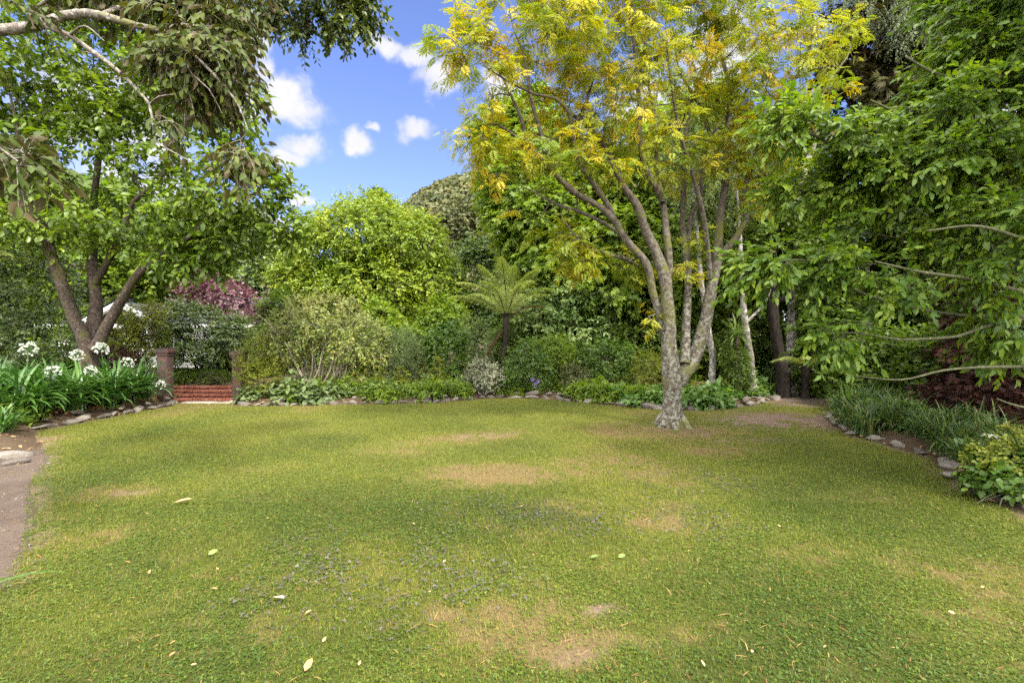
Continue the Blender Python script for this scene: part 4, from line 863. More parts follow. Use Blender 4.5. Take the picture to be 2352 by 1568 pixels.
def elder():
    bx, by = 9.3, 6.6; zb = gz1(bx, by)
    rs = np.random.default_rng(61); t = np.array([bx, by, 0.])
    def br(z, r, pts): return np.array([[bx, by, z, r * 1.5]] + [[*P(px, py, y), r * (1 - .85 * (i + .5) / len(pts))] for i, (px, py, y) in enumerate(pts)])
    stems = [np.array([[bx, by, zb - .05, .28], [bx - .05, by, 1.5, .22], [bx - .1, by, 3.5, .17], [bx - .3, by + .1, 5.5, .12], [bx - .6, by, 7.5, .06], [bx - .7, by, 9, .02]])]
    B = [(1.5, .03, [(2480, 735, 6.2), (2341, 725, 6.0), (2201, 724, 5.9), (2068, 699, 5.8), (1968, 669, 5.7), (1918, 632, 5.6), (1850, 598, 5.5), (1760, 605, 5.4), (1715, 618, 5.4)]),
         (1.3, .026, [(2480, 720, 5.6), (2340, 735, 5.5), (2255, 752, 5.45), (2201, 772, 5.4), (2120, 778, 5.4), (2061, 779, 5.4), (1975, 765, 5.4), (1900, 765, 5.4)]),
         (1.0, .026, [(2480, 842, 5.4), (2352, 842, 5.3), (2260, 843, 5.3), (2168, 850, 5.3), (2068, 872, 5.3), (1960, 862, 5.4)]),
         (2.2, .032, [(2480, 690, 5.3), (2352, 670, 5.3), (2235, 642, 5.2), (2118, 625, 5.2), (2050, 610, 5.2), (2010, 600, 5.2)]),
         (3.6, .045, [(2450, 300, 6.4), (2352, 247, 6.2), (2231, 190, 6.0), (2150, 170, 5.9), (2080, 130, 5.9)]),
         (2.8, .045, [(2480, 520, 6.4), (2300, 450, 6.2), (2120, 400, 6.0), (1985, 377, 5.9), (1868, 310, 5.7), (1768, 285, 5.6)]),
         (2.6, .04, [(2480, 560, 6.6), (2300, 520, 6.5), (2100, 470, 6.4), (1950, 450, 6.3), (1850, 440, 6.2), (1770, 430, 6.1)]),
         (3.2, .04, [(2480, 430, 6.2), (2352, 390, 6.1), (2200, 330, 6), (2080, 270, 5.9), (2000, 230, 5.8)]),
         (4.4, .05, [(2450, 150, 6.4), (2340, 60, 6.3), (2250, 20, 6.2), (2150, 60, 6.1)]), (5.2, .05, [(2400, -50, 6.8), (2300, -120, 6.6), (2200, -150, 6.4)]),
         (1.9, .03, [(2480, 640, 6.9), (2300, 620, 6.9), (2120, 560, 6.8), (1960, 530, 6.8), (1860, 500, 6.8)]), (.8, .02, [(2480, 920, 5.0), (2400, 940, 4.8), (2330, 930, 4.6), (2290, 915, 4.5)]),
         (2.4, .03, [(2500, 600, 5.0), (2380, 560, 4.9), (2250, 520, 4.8), (2130, 530, 4.8)])]
    for z, r, pts in B: stems.append(br(z, r, pts))
    stems += [np.array([[bx - .1, by, 3.2, .10], [9.2, 5.2, 4.8, .08], [9.0, 3.8, 6.2, .05], [8.2, 2.4, 7.8, .015]]), np.array([[bx - .3, by, 5.2, .08], [8.8, 5.2, 7.0, .05], [7.6, 3.9, 8.8, .012]])]  # limbs reaching to the added out-of-view lobes
    E = [EP(px, py, y, rx, ry, rd) for (px, py, y, rx, ry, rd) in [(2260, 40, 6.3, 130, 90, 1.0), (2230, 140, 6.1, 70, 50, .6), (2300, 190, 6.2, 130, 90, .9), (2190, 270, 6.0, 120, 70, .7), (1990, 320, 5.8, 90, 42, .45), (1875, 295, 5.65, 80, 34, .35), (1800, 285, 5.6, 45, 22, .25),
        (2080, 400, 6, 130, 60, .7), (2270, 420, 6.1, 120, 90, .9), (1930, 425, 6.1, 100, 42, .5), (1825, 432, 6.1, 70, 26, .35), (2100, 520, 5.6, 140, 55, .8), (2290, 560, 5.4, 110, 80, .8), (1890, 520, 6.6, 90, 34, .5), (1920, 610, 5.6, 80, 34, .4), (1790, 600, 5.45, 70, 28, .3), (1735, 615, 5.4, 30, 20, .2),
        (2040, 650, 5.6, 100, 45, .5), (2190, 690, 5.6, 130, 50, .6), (2020, 765, 5.4, 90, 32, .35), (1930, 760, 5.4, 45, 22, .25), (2140, 790, 5.8, 100, 36, .45), (2310, 925, 4.6, 36, 24, .2), (2200, 850, 5.4, 70, 22, .3), (2380, 320, 6.6, 150, 330, 1.2), (2330, -100, 6.6, 160, 110, 1.2), (2320, 760, 5.7, 50, 40, .4)]]
    T, D = crown_points(E, 1150, rs, .1, .95, .43, 15, .9)
    T2, D2 = crown_points([(9.0, 3.6, 6.0, 2.0, 1.7, 1.9), (8.0, 2.2, 7.6, 1.7, 1.6, 1.4), (8.6, 4.6, 7.8, 1.9, 1.6, 1.5), (7.4, 3.6, 8.8, 1.5, 1.4, 1.0), (7.1, 2.7, 5.8, 1.4, 1.3, 1.6), (6.0, 1.3, 7.6, 1.5, 1.3, 1.1), (7.0, .6, 7.2, 1.6, 1.4, 1.3), (8.4, .8, 6.0, 1.6, 1.6, 1.8), (6.7, 2.2, 5.3, 1.3, 1.3, 1.2), (7.6, 3.4, 4.6, 1.2, 1.2, 1.2)], 900, rs, .2, .8, .30, 16, 1.0); T = np.vstack([T, T2]); D = np.vstack([D, D2])  # out-of-view crown lobes added to shade the lower sprays and right lawn
    D = norm(D * .5 + np.array([-1.0, -.25, .1]))
    leaf = dict(mat='elder', ntw=4, L=.42, k=11, size=.115, spread=.5, droop=.3, ldroop=.45, upn=.75, outn=.15, flat=.55, clump=.4, fwd=1.15, lateral=.62)
    build_plant("maple_tree", "bright green maple with long whippy branches sweeping in over the edge of the lawn", "tree", (bx, by, zb), stems, T, D, leaf, 'greentwig', POINTED, 61, None, 9, .05, True, True, dict(r_end=.003, rk=.007, sag=.02, maxr=.014), limbs=True, twigr=.002)
elder()

def bgtree(name, label, base, E, leaf, bark, tm, n, seed, r=.14, hollow=.4, gap=(.7, .38), front=.3, group=None, cat="tree", stems=None, low=.3, twigs=False, gk=None, crown='crown'):
    rs = np.random.default_rng(seed); E = [EP(*e) for e in E]; bx, by = base; b = (bx, by, gz1(bx, by) - .03)
    T, D = crown_points(E, n, rs, hollow, gap[0], gap[1], seed, front, b[2] + .15)
    st = stems if stems is not None else auto_stems(b, E, rs, r, low=low)
    return build_plant(name, label, cat, b, st, T, D, leaf, bark, tm, seed, group, 8, .08, twigs, True, gk or dict(r_end=.006, rk=.014, sag=.06, maxr=.05), crown=crown)
def at(px, Y): return ((px - 1176) / F * Y, Y)
LF = lambda mat, size, **k: dict(dict(mat=mat, ntw=3, L=.45, k=7, size=size, spread=.9, droop=.3, ldroop=.3, upn=.75, outn=.45, flat=.45, clump=.55), **k)

bgtree("broad_tree", "rounded yellow green tree standing behind the twiggy bush, its crown brightest at the top", at(860, 19.5),
       [(840, 545, 19, 130, 75, 2.2), (760, 580, 19, 100, 60, 1.6), (930, 570, 19, 100, 75, 2), (860, 490, 19, 65, 42, 1.4), (780, 530, 19.2, 50, 40, 1), (690, 640, 18.4, 60, 36, 1.0), (1000, 650, 18.6, 65, 60, 1.4), (870, 650, 18.4, 130, 70, 2), (960, 540, 19, 50, 40, 1), (920, 720, 18.5, 120, 40, 1.6), (760, 665, 18.5, 80, 50, 1.3), (1030, 690, 18.5, 36, 36, .7)],
       LF('lime', .095, L=.5, k=10, ntw=4), 'brownbark', DIAW, 3000, 101, .2, gap=(.7, .27))
bgtree("grey_green_tree", "tall grey green tree behind the plum bush", at(560, 27),
       [(540, 560, 27, 110, 60, 2.6), (620, 580, 27, 70, 50, 2), (470, 590, 27, 60, 60, 2), (560, 650, 26, 130, 70, 3), (480, 680, 26, 90, 60, 2), (640, 660, 26, 60, 80, 2), (560, 515, 27.5, 60, 30, 1.4)],
       LF('greygreen', .22, L=.6, k=8), 'brownbark', DIAW, 1700, 102, .22, gap=(.5, .27))
bgtree("screen_tree", "light green tree filling the gap beneath the big left tree's crown", at(330, 19),
       [(330, 560, 19, 120, 80, 2), (200, 590, 19, 110, 90, 2), (420, 620, 19, 80, 70, 1.6), (260, 680, 18.5, 100, 60, 1.6), (80, 600, 19, 100, 90, 2), (30, 520, 19.5, 80, 60, 1.6), (440, 560, 19.5, 60, 40, 1.2)],
       LF('green', .2, L=.6), 'brownbark', DIAW, 950, 103, .16)
bgtree("sweetgum_tree", "green lobed leaf tree behind the tree fern, reaching up beside the golden ash", at(1230, 17.5),
       [(1190, 430, 17.3, 80, 70, 1.6), (1130, 300, 17.6, 40, 36, .8), (1160, 350, 17.6, 50, 45, 1), (1250, 350, 17.6, 70, 60, 1.4), (1250, 500, 17, 110, 70, 1.8), (1160, 470, 17.2, 50, 55, 1), (1280, 600, 16.8, 100, 70, 1.8), (1330, 440, 17.4, 80, 70, 1.6), (1210, 560, 17, 60, 40, 1), (1220, 270, 18, 60, 60, 1.2)],
       LF('green', .17, L=.55, ldroop=.4), 'brownbark', STAR, 1700, 104, .17, gap=(.7, .33))
bgtree("sweetgum_tree", "mid green lobed leaf tree directly behind the golden ash's forked stems", at(1470, 16.5),
       [(1420, 560, 16.2, 110, 80, 2), (1530, 520, 16.6, 120, 90, 2), (1480, 420, 16.8, 110, 80, 2), (1400, 660, 15.9, 90, 60, 1.6), (1560, 640, 16, 110, 70, 2), (1600, 420, 17, 100, 80, 2), (1490, 330, 17.2, 90, 60, 1.6), (1380, 480, 16.4, 60, 60, 1.2), (1590, 300, 17.4, 90, 80, 1.8)],
       LF('green', .17, L=.55, ldroop=.4), 'darkbark', STAR, 2000, 105, .18, gap=(.7, .33))
bgtree("dense_tree", "dense dark green tree closing the view between the golden ash and the birch trunks", at(1700, 18.5),
       [(1700, 500, 18, 120, 90, 2.2), (1780, 420, 18.4, 110, 90, 2.2), (1660, 620, 17.5, 110, 70, 2), (1790, 590, 17.4, 120, 90, 2.2), (1880, 500, 18, 110, 110, 2.2), (1700, 380, 18.8, 90, 70, 1.8), (1900, 640, 17, 110, 80, 2), (1800, 300, 19, 80, 60, 1.6)],
       LF('deep', .18, L=.55), 'darkbark', DIAW, 1500, 106, .2, low=.45)
bgtree("shade_tree", "deep shaded tree standing behind the maple's sweeping branches", at(2080, 13.5),
       [(2050, 480, 13, 140, 110, 1.8), (2200, 520, 12.5, 140, 120, 1.8), (2060, 640, 12.6, 140, 90, 1.6), (2200, 700, 12, 130, 90, 1.6), (1960, 600, 13.2, 80, 80, 1.2), (2330, 560, 12, 110, 160, 1.6), (2320, 760, 11.5, 100, 90, 1.4), (2120, 780, 12.5, 120, 50, 1.2)],
       LF('deep', .14, L=.45), 'darkbark', DIAW, 1500, 107, .2, low=.25)
bgtree("conifer", "tall dark conifer with brown inner foliage rising above the maple", at(2140, 14.5),
       [(2060, 90, 14, 110, 90, 1.8), (1970, 70, 13.6, 55, 34, .8), (1945, 160, 13.6, 50, 34, .7), (2000, 215, 13.6, 80, 40, 1), (2150, 30, 14.3, 120, 90, 2), (2180, 160, 14, 150, 90, 2), (2090, 270, 13.6, 110, 50, 1.4), (2280, 80, 14.4, 130, 120, 2), (2030, 320, 13.6, 70, 36, 1), (2280, 280, 14, 140, 110, 2), (2150, -90, 14.6, 130, 90, 2), (2150, 380, 13.6, 140, 60, 1.6), (1935, 110, 13.5, 28, 18, .4), (1925, 200, 13.5, 30, 14, .4)],
       LF('conifer', .30, L=.5, k=8, ntw=4, spread=.8, droop=.1, ldroop=.1, upn=.5, flat=.35, clump=.7), 'darkbark', SPRAY, 900, 108, .25, .55, (.8, .40))
bgtree("kanuka_tree", "small crooked tree with thin dark stems and flat olive crown below the hill", at(1050, 36),
       [(1050, 505, 36, 42, 26, 1.4), (1030, 535, 36, 30, 16, 1), (1080, 530, 36, 34, 20, 1.1), (1120, 510, 37, 36, 40, 1.4), (1110, 570, 35, 50, 26, 1.4), (1150, 450, 40, 50, 60, 2), (1150, 600, 30, 60, 50, 1.8)],
       LF('olive', .32, L=.8, droop=.1, outn=.6), 'darkbark', DIA, 700, 109, .2, low=.45)
bgtree("skyline_pine", "tiny dark pine poking over the rounded tree against the sky", at(868, 95),
       [(866, 440, 95, 12, 7, 1.0), (872, 452, 95, 16, 7, 1.2), (858, 462, 95, 17, 8, 1.4), (880, 470, 95, 18, 8, 1.4), (866, 500, 95, 24, 24, 2)],
       LF('deep', 1.1, L=1.0, ntw=2, k=4), 'darkbark', SPRAY, 160, 110, .3, low=.7)
bgtree("fallow_tree", "pale yellow green small tree between the rounded tree and the tree fern", at(1090, 21),
       [(1090, 600, 21, 40, 50, 1), (1080, 680, 20, 50, 50, 1.2), (1130, 640, 21, 50, 60, 1.2), (1060, 740, 19, 50, 40, 1), (1150, 720, 19, 60, 50, 1.2), (1120, 780, 18, 70, 40, 1.2)],
       LF('pale', .18, L=.55), 'brownbark', DIAW, 560, 111, .1)
bgtree("flowering_tree", "pale tipped leafy tree behind the tree fern's trunk", at(1310, 16.2),
       [(1290, 690, 15.8, 70, 50, 1), (1370, 700, 15.8, 60, 50, 1), (1330, 660, 16, 60, 40, 1), (1250, 740, 15.6, 60, 45, 1), (1340, 760, 15.6, 100, 40, 1.1)],
       LF('pale', .14, L=.45), 'brownbark', OVAL, 560, 112, .09)

for i, (px, Y, E) in enumerate([(1560, 26, [(1560, 600, 26, 130, 130, 3), (1500, 720, 25, 120, 80, 2.5)]), (1760, 27, [(1760, 560, 27, 150, 150, 3), (1800, 730, 26, 140, 90, 2.5)]), (1980, 24, [(1960, 560, 24, 150, 150, 3), (1940, 760, 23, 120, 80, 2.5), (2060, 740, 22, 120, 90, 2.2)]),
                         (2240, 20, [(2230, 600, 20, 150, 160, 2.5), (2190, 770, 19, 140, 100, 2), (2340, 760, 18, 120, 120, 2)]), (1340, 24, [(1340, 620, 24, 110, 110, 2.5), (1290, 740, 23, 110, 60, 2)]), (30, 22, [(0, 640, 22, 150, 120, 2.4), (100, 740, 21, 120, 80, 2), (-80, 760, 20, 120, 100, 2)])]):
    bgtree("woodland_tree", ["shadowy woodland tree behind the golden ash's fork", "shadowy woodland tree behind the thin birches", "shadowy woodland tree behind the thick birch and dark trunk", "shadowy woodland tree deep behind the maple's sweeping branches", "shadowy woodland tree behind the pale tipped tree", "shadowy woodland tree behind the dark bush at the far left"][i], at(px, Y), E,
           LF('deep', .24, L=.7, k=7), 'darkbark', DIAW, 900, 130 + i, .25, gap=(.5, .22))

def birch(px, Y, pts, label, seed, E, fork=None):
    rs = np.random.default_rng(seed); x, y = at(px, Y); b = (x, y, gz1(x, y) - .03)
    st = [np.array([[*b, pts[0][2] * 1.25]] + [[*P(a, c, Y), r] for a, c, r in pts])]
    if fork: st.append(np.array([[*P(a, c, Y + d), r] for a, c, d, r in fork]))
    E = [EP(*e) for e in E]; T, D = crown_points(E, 260, rs, .3, .8, .3, seed, .5)
    build_plant("birch_tree", label, "tree", b, st, T, D, LF('greygreen' if seed == 123 else 'deep', .07, L=.45, ntw=4, k=9, droop=.8, ldroop=.7), 'birchbark', DIA, seed, "pale trunked birches beside the path", 10, .12, True, True, dict(r_end=.004, rk=.010, sag=.05, maxr=.03), twigr=.002)
birch(1636, 12.6, [(1636, 858, .085), (1637, 820, .08), (1629, 770, .075), (1622, 720, .07), (1610, 640, .06), (1600, 520, .045), (1590, 400, .03), (1585, 300, .01)], "thin birch trunk half hidden just beside the golden ash's right fork", 121, [(1600, 420, 12.8, 60, 80, .8), (1570, 300, 12.8, 60, 60, .8)])
birch(1728, 12.4, [(1727, 860, .09), (1722, 810, .085), (1714, 760, .08), (1708, 710, .08), (1706, 670, .065), (1700, 560, .055), (1690, 420, .04), (1685, 300, .012)], "pale forked birch trunk standing beside the cabbage tree", 122, [(1690, 420, 12.6, 70, 90, .9), (1720, 320, 12.6, 60, 60, .8)], [(1712, 742, 0, .045), (1735, 720, -.1, .035), (1760, 690, -.2, .025), (1775, 650, -.3, .01)])
birch(1820, 13.6, [(1818, 860, .16), (1819, 800, .14), (1817, 750, .125), (1820, 710, .12), (1815, 620, .11), (1825, 480, .09), (1880, 300, .07), (1950, 120, .05), (2000, 0, .03), (2020, -80, .01)], "thick black and white birch trunk next to the dark trunk by the path", 123, [(2010, 5, 12.6, 80, 28, .8), (2080, 50, 12.4, 50, 40, .6), (1960, -80, 13, 120, 50, 1.2)])
def darktrunk():
    x, y = at(1798, 13.0); b = (x, y, gz1(x, y) - .03); rs = np.random.default_rng(9)
    st = [np.array([[*b, .22], [*P(1796, 850, 13), .16], [*P(1786, 790, 13), .14], [*P(1776, 720, 13), .14], [*P(1780, 640, 13.1), .12], [*P(1790, 520, 13.2), .09], [*P(1800, 420, 13.2), .03]]), np.array([[*P(1778, 690, 13), .08], [*P(1850, 680, 12.9), .06], [*P(1920, 690, 12.8), .03]])]
    T, D = crown_points([EP(1800, 440, 13.2, 90, 70, 1), EP(1880, 560, 13, 90, 60, 1), EP(1760, 560, 13.2, 60, 60, .8), EP(1900, 690, 12.8, 70, 26, .6)], 380, rs, .3, .8, .36, 9, .5)
    build_plant("dark_tree", "black barked tree trunk leaning behind the thick birch", "tree", b, st, T, D, LF('deep', .12), 'darkbark', DIAW, 9, None, 10, .1, False, True, dict(r_end=.005, rk=.012, sag=.05, maxr=.04))
darktrunk()


# ------------------------------------------------------------------ shrubs of the borders
def shrub(name, label, px, Y, E, leaf, tm, n, seed, bark='twig', ns=9, r=.02, cat="shrub", hollow=.5, gap=(1.6, .32), front=.35, spread=.12, twigs=False, stems=None, gk=None):
    rs = np.random.default_rng(seed); E = [EP(*e) for e in E]; x, y = at(px, Y); b = (x, y, gz1(x, y) - .02)
    T, D = crown_points(E, n, rs, hollow, gap[0], gap[1], seed, front, b[2] + .05)
    st = stems(b) if stems else shrub_stems(b, E, rs, ns, r, spread)
    return build_plant(name, label, cat, b, st, T, D, leaf, bark, tm, seed, None, 6, .08, twigs, True, gk or dict(r_end=.003, rk=.010, sag=.05, maxr=.02), crown='foliage', stemname='stems')
SL = lambda mat, size, **k: dict(dict(mat=mat, ntw=3, L=.2, k=6, size=size, spread=.9, droop=.15, ldroop=.2, upn=.7, outn=.5, flat=.45, clump=.5), **k)

shrub("camellia", "wide glossy camellia behind the brick steps with light leaf tips", 475, 15.2, [(470, 760, 15, 95, 50, 1.2), (420, 730, 15, 55, 35, .8), (530, 775, 15, 55, 40, .8), (400, 785, 15, 40, 35, .7), (470, 805, 15, 90, 26, 1), (570, 795, 15, 26, 24, .5)], SL('camellia', .10, L=.25), OVAL, 620, 201, 'darkbark', 10, .035, spread=.25)
shrub("leafy_shrub", "airy light green shrub between the leaning stems and the camellia", 315, 13.6, [(320, 730, 13.6, 50, 28, .6), (340, 760, 13.6, 32, 34, .5), (290, 770, 13.6, 36, 34, .5), (320, 800, 13.6, 40, 26, .5), (358, 715, 13.6, 18, 18, .3)], SL('gold', .085, L=.25), OVAL, 240, 202, 'twig', 10, .02, gap=(1.8, .36), twigs=True)
shrub("plum_bush", "purple leaved bush above the camellia", 540, 18.5, [(500, 680, 18.2, 70, 30, 1), (560, 710, 18, 70, 36, 1), (470, 650, 18.4, 40, 22, .7), (610, 740, 17.8, 40, 26, .7), (440, 690, 18.3, 34, 24, .6), (480, 636, 18.4, 18, 12, .4)], SL('purple', .11, L=.4, spread=.7), DIAW, 520, 203, 'brownbark', 9, .04, twigs=True)
shrub("box_hedge", "low clipped dark hedge at the top of the brick steps", 455, 14.4, [(430, 872, 14.3, 36, 23, .5), (470, 872, 14.3, 36, 22, .5), (505, 874, 14.3, 26, 21, .5), (405, 872, 14.3, 26, 24, .5)], SL('deep', .035, L=.10, k=7, ntw=4, spread=1), DIAW, 520, 204, 'twig', 12, .012, 'hedge', .7, (2.5, .2), .5, .5)
shrub("flushed_hedge", "short lighter hedge piece in front of the dark clipped hedge", 482, 14.0, [(478, 873, 13.9, 22, 18, .25), (500, 880, 13.9, 22, 16, .25)], SL('olive', .03, L=.10, k=6, ntw=3), DIAW, 110, 205, 'twig', 8, .01, 'hedge', .6, (2.5, .2), .5, .3)
shrub("dark_camellia", "tall dark bush with reddish shade at the far left edge of the view", 60, 12.6, [(60, 690, 12.4, 90, 90, 1.2), (20, 620, 12.4, 80, 60, 1), (100, 770, 12.2, 70, 60, .9), (20, 780, 12.2, 90, 60, 1), (110, 650, 12.6, 50, 60, .8), (-80, 700, 12.4, 90, 130, 1)], SL('camellia', .085, L=.28, k=7), OVAL, 900, 206, 'darkbark', 10, .035, spread=.3, hollow=.6, gap=(1.2, .3))
shrub("ruddy_shrub", "dull red leaved shrub in front of the house's brick base", 268, 13.0, [(268, 818, 13, 36, 18, .5), (300, 825, 13, 22, 14, .3)], SL('rust', .06, L=.15), DIAW, 110, 207)
shrub("golden_bush", "feathery golden green bush leaning on the brick pillar", 592, 12.2, [(588, 830, 12.1, 32, 34, .4), (605, 870, 12, 34, 36, .4), (570, 850, 12, 22, 24, .3), (600, 800, 12.2, 22, 24, .3), (625, 850, 12.1, 24, 30, .3)], SL('gold', .055, L=.24, k=10, spread=.5, droop=-.3, ldroop=-.2), DIAN, 330, 208, 'twig', 9, .012)
def azstems(b):
    rs = np.random.default_rng(77); out = []
    for i in range(34):
        a = rs.uniform(-2.6, 2.6) ; e = np.array([b[0] + 1.35 * math.sin(a * .5) * rs.uniform(.5, 1.15), b[1] + rs.uniform(-1.0, .8), rs.uniform(1.2, 2.3)]); s = np.array([b[0] + rs.normal(0, .25), b[1] + rs.normal(0, .2), b[2]])
        k = s * .6 + e * .4 + np.array([(e[0] - s[0]) * .1, 0, -.15 + rs.normal(0, .08)]); k2 = s * .25 + e * .75 + np.array([rs.normal(0, .08), rs.normal(0, .08), .1]); r = rs.uniform(.018, .036); out.append(np.array([[*s, r], [*k, r * .8], [*k2, r * .55], [*e, r * .2]]))
    return out
shrub("azalea", "large twiggy bush with pale bare stems at its foot and small yellowish leaves", 730, 12.9, [(730, 740, 12.8, 75, 45, 1), (660, 790, 12.7, 60, 46, .8), (800, 780, 12.7, 75, 55, .9), (700, 710, 13, 50, 26, .6), (760, 705, 13, 60, 26, .7), (850, 790, 12.9, 34, 50, .6), (640, 810, 12.6, 30, 30, .4), (840, 825, 12.8, 36, 36, .5), (730, 760, 12.4, 80, 30, .6), (670, 740, 12.9, 40, 34, .6)], SL('twiggy', .062, L=.26, k=7, ntw=4), OVALW, 680, 209, 'paletwig', 10, .02, hollow=.35, gap=(2.2, .38), twigs=True, stems=azstems)
shrub("soft_shrub", "soft blue grey green shrub of fine upright needles beside the twiggy bush", 920, 13.6, [(915, 815, 13.4, 42, 34, .5), (955, 830, 13.5, 42, 28, .5), (900, 850, 13.3, 32, 26, .4), (980, 850, 13.4, 34, 26, .4), (925, 795, 13.5, 26, 16, .3)], SL('greygreen', .055, L=.30, k=14, ntw=3, spread=.45, droop=-.5, ldroop=-.4, fwd=1.2, lateral=.4), DIAN, 420, 210)
shrub("round_camellia", "dark glossy egg shaped bush left of the tree fern", 1028, 13.9, [(1025, 800, 13.7, 46, 52, .6), (1035, 775, 13.7, 34, 34, .45), (1030, 835, 13.7, 44, 30, .55), (1010, 790, 13.7, 30, 36, .4)], SL('gloss', .06, L=.14, k=6), OVALW, 560, 211, 'darkbark', 8, .02, hollow=.72, gap=(2, .22))
shrub("variegated_shrub", "greyish cream variegated shrub below the dead fern frond", 1110, 13.4, [(1105, 850, 13.3, 32, 24, .4), (1125, 868, 13.2, 36, 26, .4), (1090, 872, 13.2, 26, 24, .3)], SL('variegated', .055, L=.17), DIAW, 260, 212)
shrub("dark_leafy_shrub", "mid green leafy bush just right of the tree fern's trunk", 1215, 13.5, [(1205, 830, 13.4, 42, 44, .6), (1240, 850, 13.3, 38, 38, .5), (1180, 860, 13.3, 26, 30, .4), (1215, 800, 13.6, 26, 24, .4)], SL('gloss', .06, L=.2), OVAL, 400, 213)
shrub("sunlit_shrub", "bright green bush with lit top in the middle of the far bed", 1275, 14.2, [(1270, 800, 14.1, 46, 28, .6), (1300, 830, 14, 36, 36, .5), (1260, 830, 14, 36, 36, .5)], SL('green', .06, L=.2), OVAL, 360, 214)
shrub("glossy_shrub", "glossy pointed bush between the bright bush and the ash trunk", 1370, 14.0, [(1360, 810, 13.9, 36, 28, .5), (1400, 830, 13.8, 46, 36, .6), (1350, 850, 13.7, 36, 34, .5), (1440, 830, 13.9, 36, 40, .5), (1410, 870, 13.6, 40, 26, .5), (1385, 800, 14, 22, 20, .3)], SL('gloss', .065, L=.22, spread=.6, droop=-.2), OVAL, 560, 215)
shrub("dusky_shrub", "low dull brown green shrub in front of the glossy pointed bush", 1320, 13.2, [(1318, 868, 13.1, 30, 28, .4), (1340, 880, 13, 24, 22, .3)], SL('olive', .05, L=.17), DIAW, 170, 216)
shrub("lacy_shrub", "yellowish lacy shrub close to the left of the ash trunk", 1485, 13.4, [(1485, 835, 13.3, 28, 24, .4), (1500, 860, 13.2, 26, 26, .35), (1470, 865, 13.2, 24, 24, .3)], SL('gold', .06, L=.24, k=9, spread=.6), DIAN, 200, 217)
shrub("slender_shrub", "slim dark bush under the cabbage tree by the birch trunks", 1690, 12.2, [(1690, 830, 12.1, 26, 34, .35), (1700, 860, 12, 26, 28, .3), (1680, 800, 12.2, 16, 24, .25)], SL('deep', .05, L=.17), OVAL, 240, 218, 'darkbark')
shrub("bamboo_shrub", "thin stemmed light green shrub behind the egg shaped bush", 1090, 15.0, [(1095, 780, 15, 26, 36, .4), (1115, 800, 15, 24, 40, .4), (1075, 750, 15.2, 22, 20, .3)], SL('pale', .08, L=.3, spread=.5), DIAN, 170, 219, 'greentwig', 9, .012, twigs=True)
shrub("apricot_shrub", "fresh green tall shrub behind the soft grey shrub", 880, 15.6, [(870, 740, 15.4, 40, 50, .6), (900, 775, 15.4, 34, 34, .5), (940, 770, 16, 40, 30, .6)], SL('green', .09, L=.25), DIAW, 260, 220)
shrub("corner_shrub", "yellow green rounded bush in the near right corner bed", 2300, 4.7, [(2300, 1050, 4.65, 60, 34, .24), (2350, 1060, 4.6, 60, 44, .26), (2270, 1075, 4.6, 40, 30, .2), (2340, 1010, 4.75, 40, 22, .2)], SL('gold', .042, L=.10, k=7), OVALW, 230, 221, 'greentwig', 10, .006, hollow=.5, gap=(4, .3), twigs=True, gk=dict(r_end=.0015, rk=.006, sag=.03, maxr=.006))
shrub("broadleaf_shrub", "large dark leaved low shrub in front of the yellow green corner bush", 2300, 4.45, [(2300, 1098, 4.45, 40, 18, .14), (2345, 1105, 4.4, 45, 24, .16), (2260, 1090, 4.55, 30, 18, .14)], SL('gloss', .075, L=.12, k=4, ntw=3), OVALW, 70, 222, 'greentwig', 8, .006, gk=dict(r_end=.0015, rk=.006, sag=.03, maxr=.006))
shrub("rust_conifer", "rusty brown dying conifer bush in the shade of the maple", 2290, 8.2, [(2300, 780, 8, 70, 90, .8), (2240, 880, 7.9, 80, 70, .7), (2330, 900, 7.6, 80, 80, .7), (2200, 930, 8, 60, 36, .6), (2290, 680, 8.3, 60, 60, .7), (2330, 960, 7.2, 60, 30, .5)], SL('rust', .16, L=.3, k=7, ntw=4, spread=.7, droop=.2), SPRAY, 420, 223, 'darkbark', 8, .03, spread=.3)
for i, (px, Y, E, lab) in enumerate([(1900, 13.6, [(1900, 800, 13.4, 60, 50, .9), (1870, 850, 13.2, 50, 40, .7), (1950, 840, 13, 60, 50, .8)], "shaded understorey bush just right of the thick birch trunk"),
        (2030, 11.5, [(2030, 830, 11.3, 80, 60, .9), (1980, 880, 11, 60, 36, .6), (2090, 870, 11, 70, 50, .8)], "shaded understorey bush behind the strappy border in the middle right"),
        (2180, 10.2, [(2180, 830, 10, 90, 80, .9), (2120, 900, 9.6, 70, 50, .7), (2240, 900, 9.4, 80, 60, .8)], "shaded understorey bush left of the rusty brown conifer"),
        (1580, 15.2, [(1580, 780, 15, 70, 60, .9), (1640, 800, 15, 70, 60, .9), (1540, 830, 14.6, 50, 40, .7)], "shaded understorey bush seen through the golden ash's fork"),
        (1760, 16.5, [(1760, 790, 16.2, 90, 70, 1), (1700, 760, 16.4, 70, 60, 1), (1840, 780, 16, 80, 70, 1)], "shaded understorey bush behind the birches and the dark trunk"),
        (1440, 15.6, [(1440, 760, 15.4, 70, 46, .9), (1510, 780, 15.2, 50, 50, .8)], "shaded understorey bush beneath the lobed leaf trees"),
        (2480, 8.5, [(2480, 700, 8.5, 150, 200, 1.3), (2450, 900, 8, 120, 100, 1)], "shaded understorey bush at the far right edge behind the maple")]):
    shrub("understorey_bush", lab, px, Y, E, SL('deep', .10, L=.3, k=7), DIAW, 620, 240 + i, 'darkbark', 9, .03, spread=.35, hollow=.5, gap=(1.1, .30))
